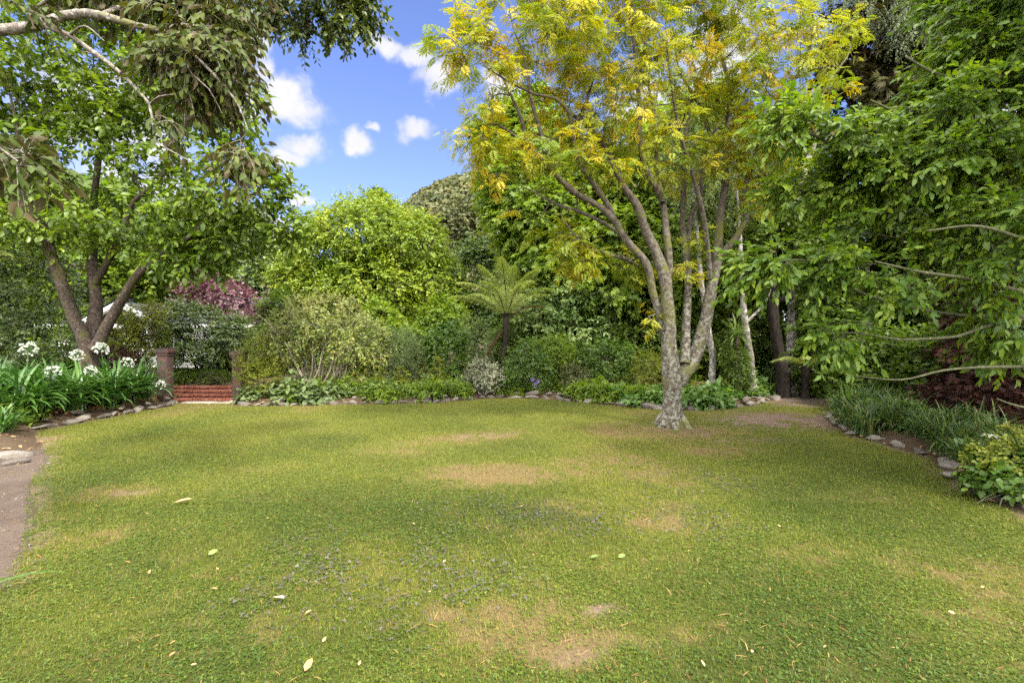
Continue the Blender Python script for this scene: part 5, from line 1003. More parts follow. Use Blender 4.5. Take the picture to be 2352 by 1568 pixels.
for i, (px, Y, E, lab) in enumerate([(660, 17.5, [(660, 730, 17.3, 60, 60, .9), (640, 790, 17, 60, 50, .8)], "green backing bush between the plum bush and the twiggy bush"),
        (980, 17, [(960, 790, 16.6, 60, 40, .9), (1010, 740, 17, 60, 50, .9)], "green backing bush under the rounded tree near the egg shaped bush"),
        (1200, 16.5, [(1190, 780, 16.2, 60, 46, .9), (1250, 800, 16, 50, 40, .8)], "green backing bush behind the tree fern's trunk"),
        (790, 16.5, [(780, 800, 16, 80, 50, .9), (860, 810, 16, 60, 46, .8)], "green backing bush behind the twiggy bush's bare stems"),
        (560, 16.5, [(580, 830, 16.2, 50, 36, .6), (540, 850, 16, 40, 26, .5)], "green backing bush seen over the golden bush"), (190, 15, [(180, 800, 14.8, 70, 50, .8), (110, 830, 14.6, 70, 40, .8), (240, 830, 14.6, 40, 30, .6)], "green backing bush behind the leaning stems")]):
    shrub("backing_bush", lab, px, Y, E, SL('green' if i % 2 else 'deep', .10, L=.3, k=7), DIAW, 420, 260 + i, 'darkbark', 9, .03, spread=.35)


# ------------------------------------------------------------------ tree fern, cabbage tree
def frond(s, stem, base, az, L, el0, bend, rs, pin=.36, npin=34, rnd=.5, tone=0):
    t = np.linspace(0, 1, npin + 1); ang = el0 - bend * t ** 1.5; st = L / npin
    hx = np.concatenate([[0], np.cumsum(np.cos(ang[:-1]) * st)]); hz = np.concatenate([[0], np.cumsum(np.sin(ang[:-1]) * st)])
    hd = np.array([math.cos(az), math.sin(az), 0]); sd = np.array([-math.sin(az), math.cos(az), 0]); C = base + hd * hx[:, None] + np.array([0, 0, 1.]) * hz[:, None]
    tubes(stem, C[None, ::2], np.array([.018]), np.array([.003]), 4)
    tan = norm(np.gradient(C, axis=0)); up = np.cross(tan, sd) * -1; up = np.where(up[:, 2:3] < 0, -up, up)
    idx = np.arange(5, npin + 1); prof = np.sin(np.clip((t[idx] - .08) / .92, 0, 1) ** .8 * math.pi * .93 + .12) ** .75
    for sg in (1, -1):
        n = len(idx); X = norm(sd[None] * sg + tan[idx] * .45 + np.array([0, 0, -.28]) + rs.normal(0, .05, (n, 3))); ln = pin * prof * rs.uniform(.9, 1.1, n) + .02
        # each pinna is a comb of small leaflets
        m = 9; u = (np.arange(m) + .5) / m; pos = C[idx][:, None] + X[:, None] * (ln[:, None] * u[None])[..., None] + np.array([0, 0, -1.]) * (ln[:, None] * u[None] ** 2 * .25)[..., None]
        for s2 in (1, -1):
            Yd = norm(np.cross(up[idx], X)); XX = norm(Yd[:, None] * s2 + X[:, None] * .6 + rs.normal(0, .1, pos.shape)); Nn = norm(up[idx][:, None] + rs.normal(0, .15, pos.shape))
            sz = (L / npin) * .85 * (1 - .6 * u[None]) * np.ones((n, 1)); scatter(s, DIA, pos.reshape(-1, 3), XX.reshape(-1, 3), Nn.reshape(-1, 3), sz.ravel() * 1.05, 1.1, np.clip(rnd + rs.normal(0, .15, n * m), 0, 1))
def tree_fern(px, Y, top_py, label, seed, fr, L, skirt, lean=0, name="tree_fern"):
    rs = np.random.default_rng(seed); top = P(px, top_py, Y); x, y = at(px + lean, Y); zb = gz1(x, y); root = empty(name, (x, y, zb), label, "tree fern"); tr = Soup()
    h = top[2] - zb; tube(tr, catmull(np.array([[x, y, zb - .05, .12], [x, y, zb + .3 * h, .075], [*(top * .6 + np.array([x, y, zb]) * .4), .07], [*top, .10]]), .1), 10, .3, seed)
    for k in range(46):
        a = rs.uniform(0, 6.28); zz = rs.uniform(.3, 1); c = np.array([x, y, zb]) * (1 - zz) + top * zz; tubes(tr, np.array([[c, c + np.array([math.cos(a) * .10, math.sin(a) * .10, .05]), c + np.array([math.cos(a) * .15, math.sin(a) * .15, .02])]]), np.array([.012]), np.array([.006]), 4)
    tr.build("trunk", M['darkbark'], root, True)
    for (az, el, bend, k) in fr:
        s = Soup(); st = Soup(); frond(s, st, top + rs.normal(0, .02, 3), R(az), L * k, R(el), R(bend), rs, .21 * L, 38, rs.uniform(.35, .75)); o = s.build("frond", M['fern'], root); st.build("stalk", M['darkbark'], o)
        for c in root.children: pass
        o.children[0].location = (0, 0, 0)
    for (az, el, bend, k) in skirt:
        s = Soup(); st = Soup(); frond(s, st, top - np.array([0, 0, .1]), R(az), L * k, R(el), R(bend), rs, .075 * L, 34, rs.uniform(.2, .7)); o = s.build("dead_frond", M['deadfrond'], root); st.build("stalk", M['darkbark'], o); o["label"] = "brown dead frond"
    # stalk meshes were built in world space: bring them into the frond's space
    for o in root.children:
        for c in o.children:
            for v in c.data.vertices: v.co -= root.location
    return root
tree_fern(1163, 14.6, 732, "tall tree fern with arching grey green fronds in the middle of the far bed", 301,
          [(200, 62, 75, .98), (150, 58, 80, .9), (95, 70, 70, .9), (262, 74, 45, 1.02), (240, 66, 75, .92), (345, 60, 80, .92), (300, 64, 75, .95), (20, 58, 85, .9), (60, 62, 80, .85), (182, 44, 62, 1.0), (325, 74, 60, .95), (115, 60, 80, .8), (225, 76, 50, .95), (285, 80, 55, .9)], 2.0,
          [(205, -52, 30, 1.0), (8, 50, 95, .8)], -8)
tree_fern(-45, 10.2, 610, "small fern crown with drooping fronds at the far left edge", 302, [(300, 40, 60, .9), (340, 35, 70, 1), (20, 30, 60, .9), (250, 40, 70, .9), (60, 40, 60, .8), (320, 55, 80, .9)], 1.2, [])
tree_fern(1850, 12.6, 840, "low fern with spreading fronds on the ground beside the thick birch", 303, [(300, 35, 60, .9), (240, 35, 60, 1), (20, 35, 60, .9), (200, 40, 70, .9), (180, 30, 60, .9), (340, 40, 60, .8), (270, 45, 70, .9)], 1.1, [])
def cabbage(px, Y, py):
    rs = np.random.default_rng(12); c = P(px, py, Y); x, y = at(px + 4, Y); zb = gz1(x, y); root = empty("cabbage_tree", (x, y, zb), "slim cabbage tree with a mop of long narrow leaves between two birches", "tree"); s = Soup()
    tube(s, catmull(np.array([[x, y, zb - .05, .07], [x, y, (zb + c[2]) / 2, .055], [*c, .05]])), 8, .1, 4); s.build("trunk", M['brownbark'], root, True); n = 150; s = Soup()
    straps(s, np.tile(c, (n, 1)) + rs.normal(0, .03, (n, 3)), rs.uniform(0, 6.28, n), rs.uniform(-.5, 1.5, n), rs.uniform(.2, 1.6, n), rs.uniform(.35, .62, n), rs.uniform(.012, .02, n), rs.random(n), 5); s.build("crown", M['pale'], root)
cabbage(1692, 12.0, 772)


# ------------------------------------------------------------------ agapanthus clump
def umbel(root, base, head, rad, rs, bud=False):
    st = Soup(); k = (base + head) / 2 + np.array([rs.normal(0, .04), rs.normal(0, .04), .04]); t = np.linspace(0, 1, 6)[:, None]; C = base * (1 - t) ** 2 + 2 * k * t * (1 - t) + head * t * t
    tubes(st, C[None], np.array([.010]), np.array([.007]), 6); o = st.build("flower_stalk", M['agapanthus'], root, True)
    s = Soup(); n = 46 if not bud else 24; d = norm(rs.normal(size=(n, 3)) + np.array([0, 0, .35])); r = rad * rs.uniform(.45, .68, n)
    ped = Soup(); tubes(ped, np.stack([np.tile(head, (n, 1)), head + d * r[:, None]], 1), np.full(n, .0025), np.full(n, .002), 3)
    for j in range(6):
        u = norm(np.cross(d, np.array([.3, .5, .8]) + 0 * d)); w = np.cross(d, u); a = j * math.pi / 3; X = norm(d * .75 + (u * math.cos(a) + w * math.sin(a)) * (.62 if not bud else .2)); scatter(s, leaf_oval(.17, .2, -.1), head + d * r[:, None], X, norm(d - .5 * X), rad * (.25 if not bud else .18) * rs.uniform(.8, 1.1, n), 1, rs.random(n))
    h = s.build("flower_head", M['white'] if not bud else M['variegated'], o); p = ped.build("pedicels", M['agapanthus'], o)
    for q in (h, p):
        for v in q.data.vertices: v.co -= root.location
def agapanthus():
    rs = np.random.default_rng(71)
    heads = [(66, 801, 9.7, 22, 0), (176, 816, 9.9, 18, 0), (232, 802, 10.2, 21, 0), (293, 831, 10.6, 15, 0), (120, 854, 8.9, 20, 0), (209, 852, 9.6, 16, 0), (25, 837, 9.1, 17, 1), (333, 822, 10.9, 13, 1), (371, 833, 11.1, 8, 1), (370, 884, 10.9, 14, 0), (350, 826, 11.0, 9, 1), (-40, 850, 8.8, 18, 0)]
    spots = []
    for x in np.arange(-11.6, -8.2, .52):
        for y in np.arange(8.45, 11.4, .5):
            X, Y = x + rs.uniform(-.16, .16), y + rs.uniform(-.16, .16)
            if X > -8.33 or X < -1.12 * Y - .3 or X > -8.2 + .12 * (Y - 9): continue
            if Y > 10.9 and X < -9.2: continue
            spots.append((X, Y))
    roots = []; xs = np.array(spots)
    own = {i: [] for i in range(len(spots))}
    for h in heads:
        c = P(h[0], h[1], h[2]); own[int(np.argmin(((xs - c[:2]) ** 2).sum(1)))].append((c, h[3] / F * h[2], h[4]))
    # a few plant forms, copied; the flowering ones are their own
    forms = []
    for i, (x, y) in enumerate(spots):
        z = gz1(x, y); fl = own[i]; front = x > -8.75
        if fl: lab = "flowering agapanthus of the clump with " + ("white globe flower" if not fl[0][2] else "half open pale bud") + " heads above strap leaves"
        else: lab = "agapanthus plant of the clump showing arching dark green strap leaves only"
        root = empty("agapanthus", (x, y, z), lab, "agapanthus", "agapanthus plants in the left bed")
        if fl or len(forms) < 7:
            n = 92; s = Soup(); base = np.array([x, y, z]) + np.concatenate([rs.normal(0, .07, (n, 2)), np.zeros((n, 1))], 1)
            straps(s, base, rs.uniform(0, 6.283, n), rs.uniform(.75, 1.5, n), rs.uniform(.9, 2.1, n), rs.uniform(.75, 1.3, n), rs.uniform(.03, .055, n), np.clip(rs.normal(.45, .22, n), 0, 1), 8, .3, .6)
            f = s.build("strap_leaves", M['agapanthus'], root)
            s = Soup(); n = 26; base = np.array([x, y, z]) + np.concatenate([rs.normal(0, .10, (n, 2)), np.zeros((n, 1))], 1)
            straps(s, base, rs.uniform(0, 6.283, n), rs.uniform(.1, .7, n), rs.uniform(.6, 1.6, n), rs.uniform(.25, .5, n), rs.uniform(.015, .03, n), rs.random(n), 5); s.build("dead_leaves", M['straw'], root)
            if not fl: forms.append(root)
        else:
            src = forms[int(rs.integers(len(forms)))]
            for ch in list(src.children): c = ch.copy(); COL.objects.link(c); c.parent = root
            root.rotation_euler = (0, 0, rs.uniform(0, 6.28)); k = rs.uniform(.85, 1.12); root.scale = (k, k, k)
        for (c, rad, bud) in fl: umbel(root, np.array([x, y, z]), c, rad, rs, bool(bud))
agapanthus()


# ------------------------------------------------------------------ edging stones
def stones():
    rs = np.random.default_rng(81); bases = []
    import bmesh
    for k in range(9):
        bm = bmesh.new(); bmesh.ops.create_icosphere(bm, subdivisions=3, radius=1); s = Soup(); V = np.array([v.co[:] for v in bm.verts]); Fs = [[v.index for v in f.verts] for f in bm.faces]; bm.free()
        cuts = norm(rs.normal(size=(10, 3)) * [1, 1, .8]); 
        for c in cuts: dd = V @ c; lim = rs.uniform(.45, .72); V = V - np.maximum(dd - lim, 0)[:, None] * c * .92
        V = V * (1 + .16 * (fbm(V, 2.2, k) - .5))[:, None] * np.array([1, .62, .36]); V += (fbm(V, 9, k + 3) - .5)[:, None] * .04
        s.add(V, sum(Fs, []), [3] * len(Fs), rs.random()); o = s.build("edging_stone", M['stone']); COL.objects.unlink(o); bases.append(o)
    def place(x, y, z, L, rz, lab, grp, tilt=.12, hk=1.0):
        o = bases[int(rs.integers(len(bases)))].copy(); COL.objects.link(o); o.name = "edging_stone"; o.location = (x, y, z); o.scale = (L * .52, L * rs.uniform(.36, .6), L * .5 * hk * rs.uniform(.5, 1.15)); o.rotation_euler = (rs.normal(0, tilt), rs.normal(0, tilt), rz + (math.pi if rs.random() < .5 else 0)); prop(o, lab, "stone", grp)
    def run(poly, off, lo, hi, lab, grp, gap=.02, double=.0, hk=1.0, skip=0.0):
        poly = np.array(poly, float); seg = np.linalg.norm(np.diff(poly, axis=0), axis=1); cum = np.concatenate([[0], np.cumsum(seg)]); u = 0.
        while u < cum[-1]:
            L = rs.uniform(lo, hi); c = u + L / 2
            if c > cum[-1]: break
            x = np.interp(c, cum, poly[:, 0]); y = np.interp(c, cum, poly[:, 1]); i = min(np.searchsorted(cum, c) - 1, len(seg) - 1); t = (poly[i + 1] - poly[i]) / seg[i]; nrm = np.array([-t[1], t[0]]); o_ = off + rs.normal(0, .05)
            if rs.random() > skip:
                place(x + nrm[0] * o_, y + nrm[1] * o_, .012 + rs.uniform(0, .03), L * 1.08, math.atan2(t[1], t[0]) + rs.normal(0, .2), lab, grp, .12, hk)
                if rs.random() < double: place(x + nrm[0] * (o_ + .1), y + nrm[1] * (o_ + .1), .12 + rs.uniform(0, .03), L * rs.uniform(.6, .95), math.atan2(t[1], t[0]) + rs.normal(0, .4), lab, grp, .18, hk)
            u += L * rs.uniform(.9, 1.0) + gap
    pl = [tuple(p) for p in LAWN]
    run(pl[8:13], .08, .22, .5, "flat grey edging stone along the front of the agapanthus clump", "stones edging the agapanthus bed", .0, .35)
    run(pl[13:17], .10, .2, .42, "low grey brown edging stone below the golden bush and twiggy bush", "stones edging the bed right of the steps", .0, .3)
    run(pl[16:20], .10, .12, .34, "small pale edging stone in the row leading to the tree fern's corner", "small pale stones edging the middle bed", .0, .6, 1.35)
    run(pl[19:24], .12, .22, .5, "rough grey edging stone between the tree fern's corner and the ash trunk", "stones edging the bed behind the ash", .0, .6, 1.25)
    run(pl[23:29], .12, .2, .42, "dark shaded edging stone in the row running right from the ash trunk", "stones edging the hosta bed", .0, .5, 1.1)
    run(pl[35:40], .10, .18, .38, "small earthy edging stone beside the strappy border on the right", "small stones edging the strappy border", .15, .1, 1.15, .05)
    run(pl[39:43], .14, .2, .42, "weathered grey edging stone beside the near right corner bush", "stones edging the near right bed", .0, .55)
    for (px, py, L, rz) in ((12, 1052, .55, .3), (34, 1066, .3, .8), (-40, 1062, .5, .1)):
        x, y = G(px, py); place(x, y, .005, L, rz, "grey edging stone lying beside the soil track at the left edge", "stones beside the soil track")
    x, y = G(517, 924); place(x, y, .02, .34, .3, "pale flat stone at the foot of the brick steps' right end", None, .05, .6)
    for o in bases: bpy.data.objects.remove(o)
stones()


# ------------------------------------------------------------------ low plants along the beds
def bed_plants():
    rs = np.random.default_rng(91)
    def mound(x, y, r, h, mat, tm, size, n, name, lab, cat, grp, seed, k=5, el=.3):
        z = gz1(x, y); root = empty(name, (x, y, z), lab, cat, grp); q = np.random.default_rng(seed); d = norm(q.normal(size=(n, 3)) * [1, 1, .6] + np.array([0, 0, .5])); d[:, 2] = np.abs(d[:, 2]); T = np.array([x, y, z]) + d * np.array([r, r, h]) * q.uniform(.45, 1, (n, 1))
        st = Soup(); tubes(st, np.stack([np.tile([x, y, z], (n, 1)) + q.normal(0, .02, (n, 3)) * [1, 1, 0], T * .5 + np.array([x, y, z]) * .5 + np.array([0, 0, .04]), T], 1), np.full(n, .004), np.full(n, .002), 3); st.build("stems", M['greentwig'], root)
        pos, X, Nn, S, rr, Q = sprays(T, d, q, 2, r * .4, k, size, 1.0, .2, .2, .9, .3, .4, .5); s = Soup(); scatter(s, tm, pos, X, Nn, S, 1, rr); s.build("foliage", M[mat], root); return root
    def tuft(x, y, mat, n, L, w, name, lab, cat, grp, seed, el=(.7, 1.5), bend=(.5, 1.8)):
        z = gz1(x, y); root = empty(name, (x, y, z), lab, cat, grp); q = np.random.default_rng(seed); s = Soup()
        straps(s, np.array([x, y, z]) + np.concatenate([q.normal(0, L * .12, (n, 2)), np.zeros((n, 1))], 1), q.uniform(0, 6.283, n), q.uniform(*el, n), q.uniform(*bend, n), q.uniform(.55, 1.1, n) * L, q.uniform(.7, 1.2, n) * w, q.random(n), 6); s.build("foliage", M[mat], root); return root
    protos = {}
    def put(kind, x, y, make, lab):
        """first call of a kind builds it, the next ones copy it with its parts"""
        v = protos.setdefault(kind, [])
        if len(v) < 3: v.append(make(x, y)); return v[-1]
        o = copy_tree(v[int(rs.integers(3))]); o.location = (x, y, gz1(x, y)); o.rotation_euler = (0, 0, rs.uniform(0, 6.28)); k = rs.uniform(.6, 1.3); o.scale = (k, k, k * rs.uniform(.8, 1.3)); o["label"] = lab; return o
    edge = lambda i, j, u: LAWN[i] * (1 - u) + LAWN[j] * u
    def along(i0, i1, n, d0, d1):
        seg = LAWN[i0:i1 + 1]; L = np.linalg.norm(np.diff(seg, axis=0), axis=1); cum = np.concatenate([[0], np.cumsum(L)]); out = []
        for c in (np.arange(n) + .5) / n * cum[-1]:
            c = np.clip(c + rs.normal(0, .1), 0, cum[-1] - .01); i = np.searchsorted(cum, c, 'right') - 1; p = seg[i] + (seg[i + 1] - seg[i]) * (c - cum[i]) / L[i]; t = (seg[i + 1] - seg[i]) / L[i]; out.append(p + np.array([-t[1], t[0]]) * rs.uniform(d0, d1))
        return out
    # right of the steps: big grey leaves, then yellow green ground plants, then grassy tufts
    for i, p in enumerate(along(14, 16, 14, .22, 1.0)): lab = "large grey leaved low plant under the twiggy bush"; put('grey', p[0], p[1], lambda x, y: mound(x, y, .3, .32, 'greygreen', OVALW, .13, 46, "leafy_plant", lab, "plant", "large leaved plants under the twiggy bush", 400 + i, 3), lab)
    for i, p in enumerate(along(15, 18, 30, .2, 1.2)): lab = "yellow green leafy plant in the low drift left of the tree fern"; put('yellow', p[0], p[1], lambda x, y: mound(x, y, .3, .36, 'pale' if i % 2 else 'green', OVAL, .075, 90, "leafy_plant", lab, "plant", "yellow green plants of the middle bed", 420 + i, 5), lab)
    for i, p in enumerate(along(16, 19, 10, .9, 1.7)): lab = "upright spindly plant rising behind the yellow green drift"; put('spindly', p[0], p[1], lambda x, y: mound(x, y, .22, .75, 'gold', DIAN, .09, 60, "spindly_plant", lab, "plant", "spindly plants of the middle bed", 440 + i, 8), lab)
    for i, p in enumerate(along(17, 20, 20, .2, .8)): lab = "grassy strap leaved tuft by the small pale stones"; put('tuft', p[0], p[1], lambda x, y: tuft(x, y, 'pale' if i % 2 else 'liriope', 60, .48, .018, "grassy_tuft", lab, "plant", "grassy tufts by the pale stones", 460 + i), lab)
    for i, p in enumerate(along(19, 23, 28, .25, 1.3)): lab = "low green leafy plant at the foot of the glossy bushes"; put('low', p[0], p[1], lambda x, y: mound(x, y, .3, .3, 'green', OVAL, .085, 80, "leafy_plant", lab, "plant", "low leafy plants left of the ash trunk", 480 + i, 5), lab)
    for i, p in enumerate(along(22, 28, 36, .22, 1.3)): lab = "hosta with broad pale edged leaves in the shaded bed right of the ash"; put('hosta', p[0], p[1], lambda x, y: mound(x, y, .27, .24, 'hosta', OVALW, .13, 44, "hosta", lab, "plant", "hostas right of the ash trunk", 500 + i, 3), lab)
    # the strappy border on the right
    for i, p in enumerate(along(34, 39, 64, .16, 1.4)): lab = "dark strappy border tuft on the right side of the lawn"; put('liri', p[0], p[1], lambda x, y: tuft(x, y, 'liriope', 110, .5, .014, "strappy_tuft", lab, "plant", "strappy tufts of the right border", 540 + i, (.6, 1.5), (.6, 2.0)), lab)
    for i, p in enumerate(along(38, 42, 16, .3, .9)): lab = "dark strappy border tuft on the right side of the lawn"; put('liri', p[0], p[1], None, lab)
    for i, p in enumerate(along(34, 37, 14, .3, .9)): lab = "small leaved dark green border mound at the path corner"; put('dkm', p[0], p[1], lambda x, y: mound(x, y, .34, .34, 'gloss', DIAW, .06, 110, "border_mound", lab, "plant", "dark mounds at the path corner", 560 + i, 6), lab)
    for i, p in enumerate(along(30, 34, 14, .2, 1.2)): lab = "shaded low plant beside the dirt path into the trees"; put('pathp', p[0], p[1], lambda x, y: mound(x, y, .4, .4, 'deep', OVAL, .10, 80, "path_plant", lab, "plant", "low plants beside the dirt path", 580 + i, 5), lab)
    for i, (x, y) in enumerate([(8.6, 14.6), (9.2, 15.6), (8.2, 15.3), (7.6, 14.2), (10.2, 13.2), (9.2, 11.9), (8.2, 10.6)]): lab = "long leaved flax tuft in the shade beyond the path"; put('flax', x, y, lambda x, y: tuft(x, y, 'liriope', 60, 1.2, .04, "flax", lab, "plant", "flax tufts beyond the path", 600 + i, (.7, 1.4), (.3, 1.4)), lab)
    # near left edge
    tuft(*G(2, 1010), 'agapanthus', 70, .5, .035, "strap_plant", "bright strap leaved plant at the left edge above the soil track", "plant", None, 610)
    tuft(*G(18, 1000), 'agapanthus', 40, .42, .03, "strap_plant", "smaller strap leaved plant with yellowed tips beside the soil track stones", "plant", None, 611)
    mound(*G(40, 985), .34, .42, 'green', OVAL, .07, 110, "leafy_plant", "fresh green leafy plant at the left end of the agapanthus stones", "plant", None, 612, 5)
    mound(*G(-20, 975), .4, .6, 'green', OVAL, .08, 130, "leafy_plant", "taller fresh green leafy plant at the far left edge before the agapanthus", "plant", None, 613, 5)
    x, y = -2.98, 2.55; tuft(x - .35, y, 'agapanthus', 16, .55, .03, "strap_plant", "single near strap leaved plant poking in at the left edge of the lawn", "plant", None, 614, (.5, 1.2), (1.0, 2.4))
    # right corner details
    tuft(*G(2215, 1075), 'liriope', 60, .36, .010, "strappy_tuft", "grey green strappy tuft left of the yellow green corner bush", "plant", None, 615)
    x, y = G(2192, 1062); z = gz1(x, y); root = empty("round_leaf_plant", (x, y, z), "small plant with two large round pale green leaves by the right edging stones", "plant"); s = Soup(); st = Soup(); q = np.random.default_rng(6)
    for (a, b, sz) in ((2192, 1008, .085), (2188, 1030, .12), (2199, 1022, .07), (2205, 1010, .06), (2180, 1045, .06)):
        c = P(a, b, y); tubes(st, np.array([[[x, y, z], (c + [x, y, z]) / 2 + [0, 0, .03], c]]), np.array([.005]), np.array([.003]), 4); scatter(s, leaf_oval(.40, .15, .25), c[None] + [0, 0, .02], np.array([[q.normal(0, .3), -.6, -.8]]), np.array([[0, -1., .8]]), sz * 1.3, 1, .7)
    st.build("stems", M['greentwig'], root); s.build("foliage", M['hosta'], root)
    c = P(2276, 1000, 4.95); x, y = c[0], c[1]; root = empty("white_lily", (x, y, gz1(x, y)), "white star shaped flower beside the yellow green corner bush", "flower"); st = Soup(); tubes(st, np.array([[[x, y, gz1(x, y)], [x + .03, y, c[2] * .6], c]]), np.array([.006]), np.array([.004]), 5); st.build("stem", M['greentwig'], root); s = Soup(); a = np.linspace(0, 6.28, 8)[:-1]
    scatter(s, leaf_oval(.16, .2, .35), np.tile(c, (7, 1)), np.stack([np.cos(a), np.sin(a) - .4, np.full(7, .25)], -1), np.tile([0, -.5, 1.], (7, 1)), .085, 1, .6); s.build("petals", M['white'], root)
    for i, (a, b, Y) in enumerate(((1219, 856, 12.9), (1232, 860, 12.9), (1226, 868, 12.9))):
        c = P(a + 4, b + 16, Y); x, y = c[0], c[1]; root = empty("violet_flower", (x, y, gz1(x, y)), "round violet flower head in front of the mid green leafy bush", "flower", "violet flower heads in the far bed"); st = Soup(); tubes(st, np.array([[[x, y, gz1(x, y)], [x, y, c[2] * .6], c]]), np.array([.005]), np.array([.003]), 4); st.build("stem", M['greentwig'], root); q = np.random.default_rng(i); d = norm(q.normal(size=(40, 3))); s = Soup(); scatter(s, DIAW, c + d * .045, norm(np.cross(d, q.normal(size=d.shape))), d, .05, 1, q.random(40)); s.build("flower_head", M['violet'], root)
    # loose low greenery filling the beds
    n = 26000; x = rs.uniform(-12, 13, n); y = rs.uniform(7.5, 17.5, n); d = poly_sd(x, y, LAWN); dl = poly_sd(x, y, LTRACK); nz = fbm(np.stack([x, y], -1), .9, 44, 3)
    steps_ = (x > -8.4) & (x < -6.6) & (y > 11.6) & (y < 14.3); k = (d > .22) & (dl > .2) & (nz > .40) & ~steps_ & ~((d > 5.0)); x, y = x[k], y[k]; n = len(x); z = gz(x, y); hh = rs.uniform(.02, .30, n) * (.4 + nz[k])
    pos = np.stack([x, y, z + hh], -1); a = rs.uniform(0, 6.28, n); X = np.stack([np.cos(a), np.sin(a), rs.normal(0, .3, n)], -1); Nn = norm(np.stack([rs.normal(0, .4, n), rs.normal(0, .4, n) - .2, np.ones(n)], -1)); s = Soup(); scatter(s, OVAL, pos, X, Nn, rs.uniform(.05, .11, n), 1, rs.random(n))
    prop(s.build("ground_cover", M['green']), "low mixed green ground cover filling the garden beds", "ground cover", kind='stuff')
    n = 9000; x = rs.uniform(-12, 13, n); y = rs.uniform(3, 16, n); d = poly_sd(x, y, LAWN); k = (d > .03) & (d < 3) & ~((x > -8.4) & (x < -6.6) & (y > 11.6)); x, y = x[k], y[k]; n = len(x); a = rs.uniform(0, 6.28, n); s = Soup()
    scatter(s, OVAL, np.stack([x, y, gz(x, y) + .012], -1), np.stack([np.cos(a), np.sin(a), rs.normal(0, .15, n)], -1), norm(np.stack([rs.normal(0, .3, n), rs.normal(0, .3, n), np.ones(n)], -1)), rs.uniform(.03, .08, n), 1, rs.random(n)); prop(s.build("leaf_litter", M['litterleaf']), "brown leaf litter on the bed soil", "leaf litter", kind='stuff')
bed_plants()


# ------------------------------------------------------------------ fallen leaves on the lawn, wires on the hill
def grit():
    rs = np.random.default_rng(97); n = 5000; x = rs.uniform(-7.2, -2.8, n); y = rs.uniform(1.6, 6.8, n); k = (poly_sd(x, y, LTRACK) < .12); x, y = x[k], y[k]; n = len(x); s = Soup()
    base = np.array([(1, 0, 0), (-.5, .87, 0), (-.5, -.87, 0), (.1, .1, .6), (.1, .05, -.5)]); fs = [(0, 1, 3), (1, 2, 3), (2, 0, 3), (1, 0, 4), (2, 1, 4), (0, 2, 4)]; tm = template(base, fs); a = rs.uniform(0, 6.28, n)
    scatter(s, tm, np.stack([x, y, np.full(n, .006)], -1), np.stack([np.cos(a), np.sin(a), rs.normal(0, .2, n)], -1), norm(np.stack([rs.normal(0, .3, n), rs.normal(0, .3, n), np.ones(n)], -1)), rs.uniform(.003, .011, n) * (1 + (rs.random(n) < .04) * 1.5), 1, rs.random(n))
    prop(s.build("gravel", M['stone']), "fine grit and small pebbles on the soil track", "gravel", kind='stuff')
    n = 900; x = rs.uniform(-7.2, -2.6, n); y = rs.uniform(1.6, 6.8, n); k = (poly_sd(x, y, LTRACK) < .25); x, y = x[k], y[k]; n = len(x); s = Soup()
    straps(s, np.stack([x, y, np.full(n, .008)], -1), rs.uniform(0, 6.28, n), rs.uniform(-.05, .3, n), rs.uniform(0, .5, n), rs.uniform(.02, .10, n), rs.uniform(.003, .010, n), rs.random(n), 3, .3, .5); prop(s.build("twig_litter", M['straw']), "dry twigs and shreds on the soil track", "litter", kind='stuff')
grit()
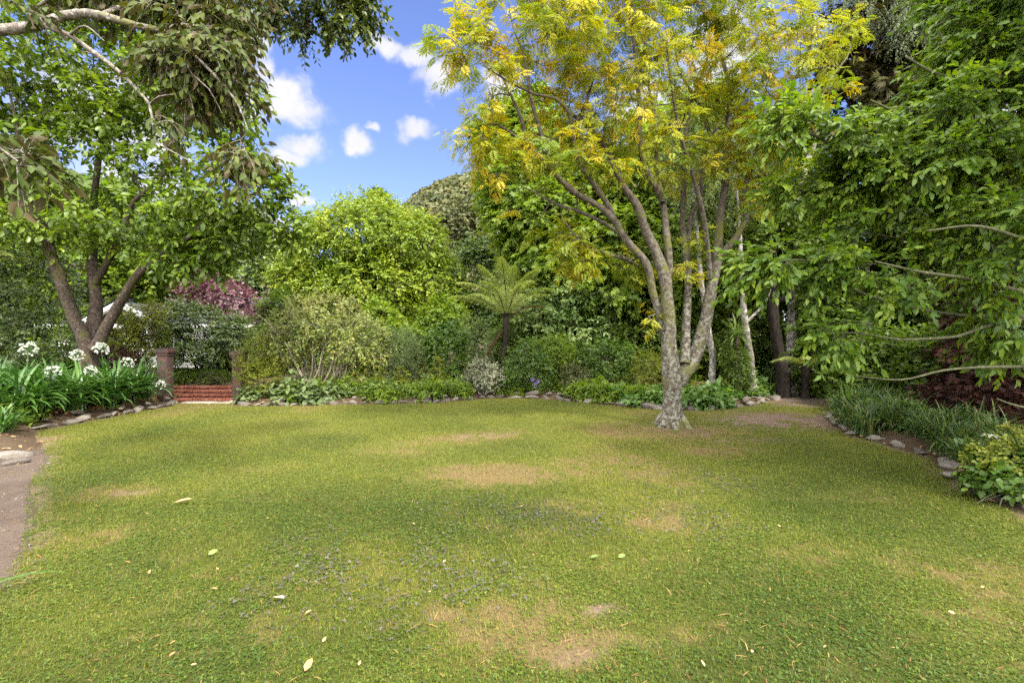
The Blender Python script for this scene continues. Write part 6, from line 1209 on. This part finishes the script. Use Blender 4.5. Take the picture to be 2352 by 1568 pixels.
def fallen():
    rs = np.random.default_rng(95); forms = []
    big = leaf_oval(.17, .5, -.12)
    def one(px, py, size, lab, grp, tm=big, rnd=.9, rz=None, mat='litterleaf'):
        x, y = G(px, py); s = Soup(); a = rs.uniform(0, 6.28) if rz is None else rz; scatter(s, tm, np.array([[x, y, .028]]), np.array([[math.cos(a), math.sin(a), .08]]), np.array([[rs.normal(0, .2), rs.normal(0, .2), 1]]), size, 1, rnd); o = s.build("fallen_leaf", M[mat]); o.data.transform(__import__('mathutils').Matrix.Translation((-x, -y, -.028))); o.location = (x, y, .028); prop(o, lab, "leaf", grp); return o
    one(398, 1161, .17, "long tan dried leaf lying alone on the left of the lawn", None, rz=.1, rnd=1.0)
    one(478, 1283, .07, "pale green fallen leaf left of the middle foreground", None, leaf_oval(.3, .3, -.1), .9, 1.2, 'pale')
    one(630, 1380, .10, "pale green fallen leaf with a grey underside in the near foreground", None, leaf_oval(.25, .3, -.1), 1.0, -.6, 'variegated')
    one(1355, 1290, .07, "green fallen leaf in the right foreground, left of a second one", None, leaf_oval(.3, .3, -.1), .8, .2, 'pale'); one(1420, 1289, .06, "green fallen leaf in the right foreground, right of a second one", None, leaf_oval(.3, .3, -.1), .8, .4, 'pale')
    one(700, 1555, .06, "curled orange brown leaf at the very front of the lawn", None, leaf_oval(.3, .5, -.3), .55, 1.4)
    one(1470, 1203, .12, "thin dry stick like leaf right of the purple clover", None, leaf_oval(.06, .4, -.1), .7, .2)
    for i in range(3): forms.append(one(300 + 200 * i, 1300 + 60 * i, .036, "small brown fallen leaf on the lawn", "small brown fallen leaves", leaf_oval(.28, .4, -.25), .35 + .3 * i))
    for i in range(46):
        px = rs.uniform(60, 2300); py = 960 + 600 * rs.random() ** .8; x, y = G(px, py)
        if poly_sd(np.array([x]), np.array([y]), LAWN)[0] > -.1: continue
        o = forms[int(rs.integers(3))].copy(); COL.objects.link(o); o.location = (x, y, .025 + rs.uniform(0, .012)); o.rotation_euler = (rs.normal(0, .2), rs.normal(0, .2), rs.uniform(0, 6.28)); k = rs.uniform(.35, .85) * (1 + .05 * y); o.scale = (k, k, k)
fallen()
def wires():
    for i, (a, b) in enumerate(((( 930, 448), (1170, 508)), ((930, 456), (1170, 520)), ((930, 468), (1170, 530)))):
        p0 = P(a[0] - 60, a[1] - 14, 70); p1 = P(b[0] + 100, b[1] + 26, 70); t = np.linspace(0, 1, 24)[:, None]; C = p0 * (1 - t) + p1 * t; C[:, 2] -= (4 * t * (1 - t))[:, 0] * .6; s = Soup(); tubes(s, C[None], np.array([.014]), np.array([.014]), 4)
        prop(s.build("power_line", M['pipe']), ["highest", "middle", "lowest"][i] + " of three thin power lines crossing in front of the hill", "power line", "power lines before the hill")
wires()
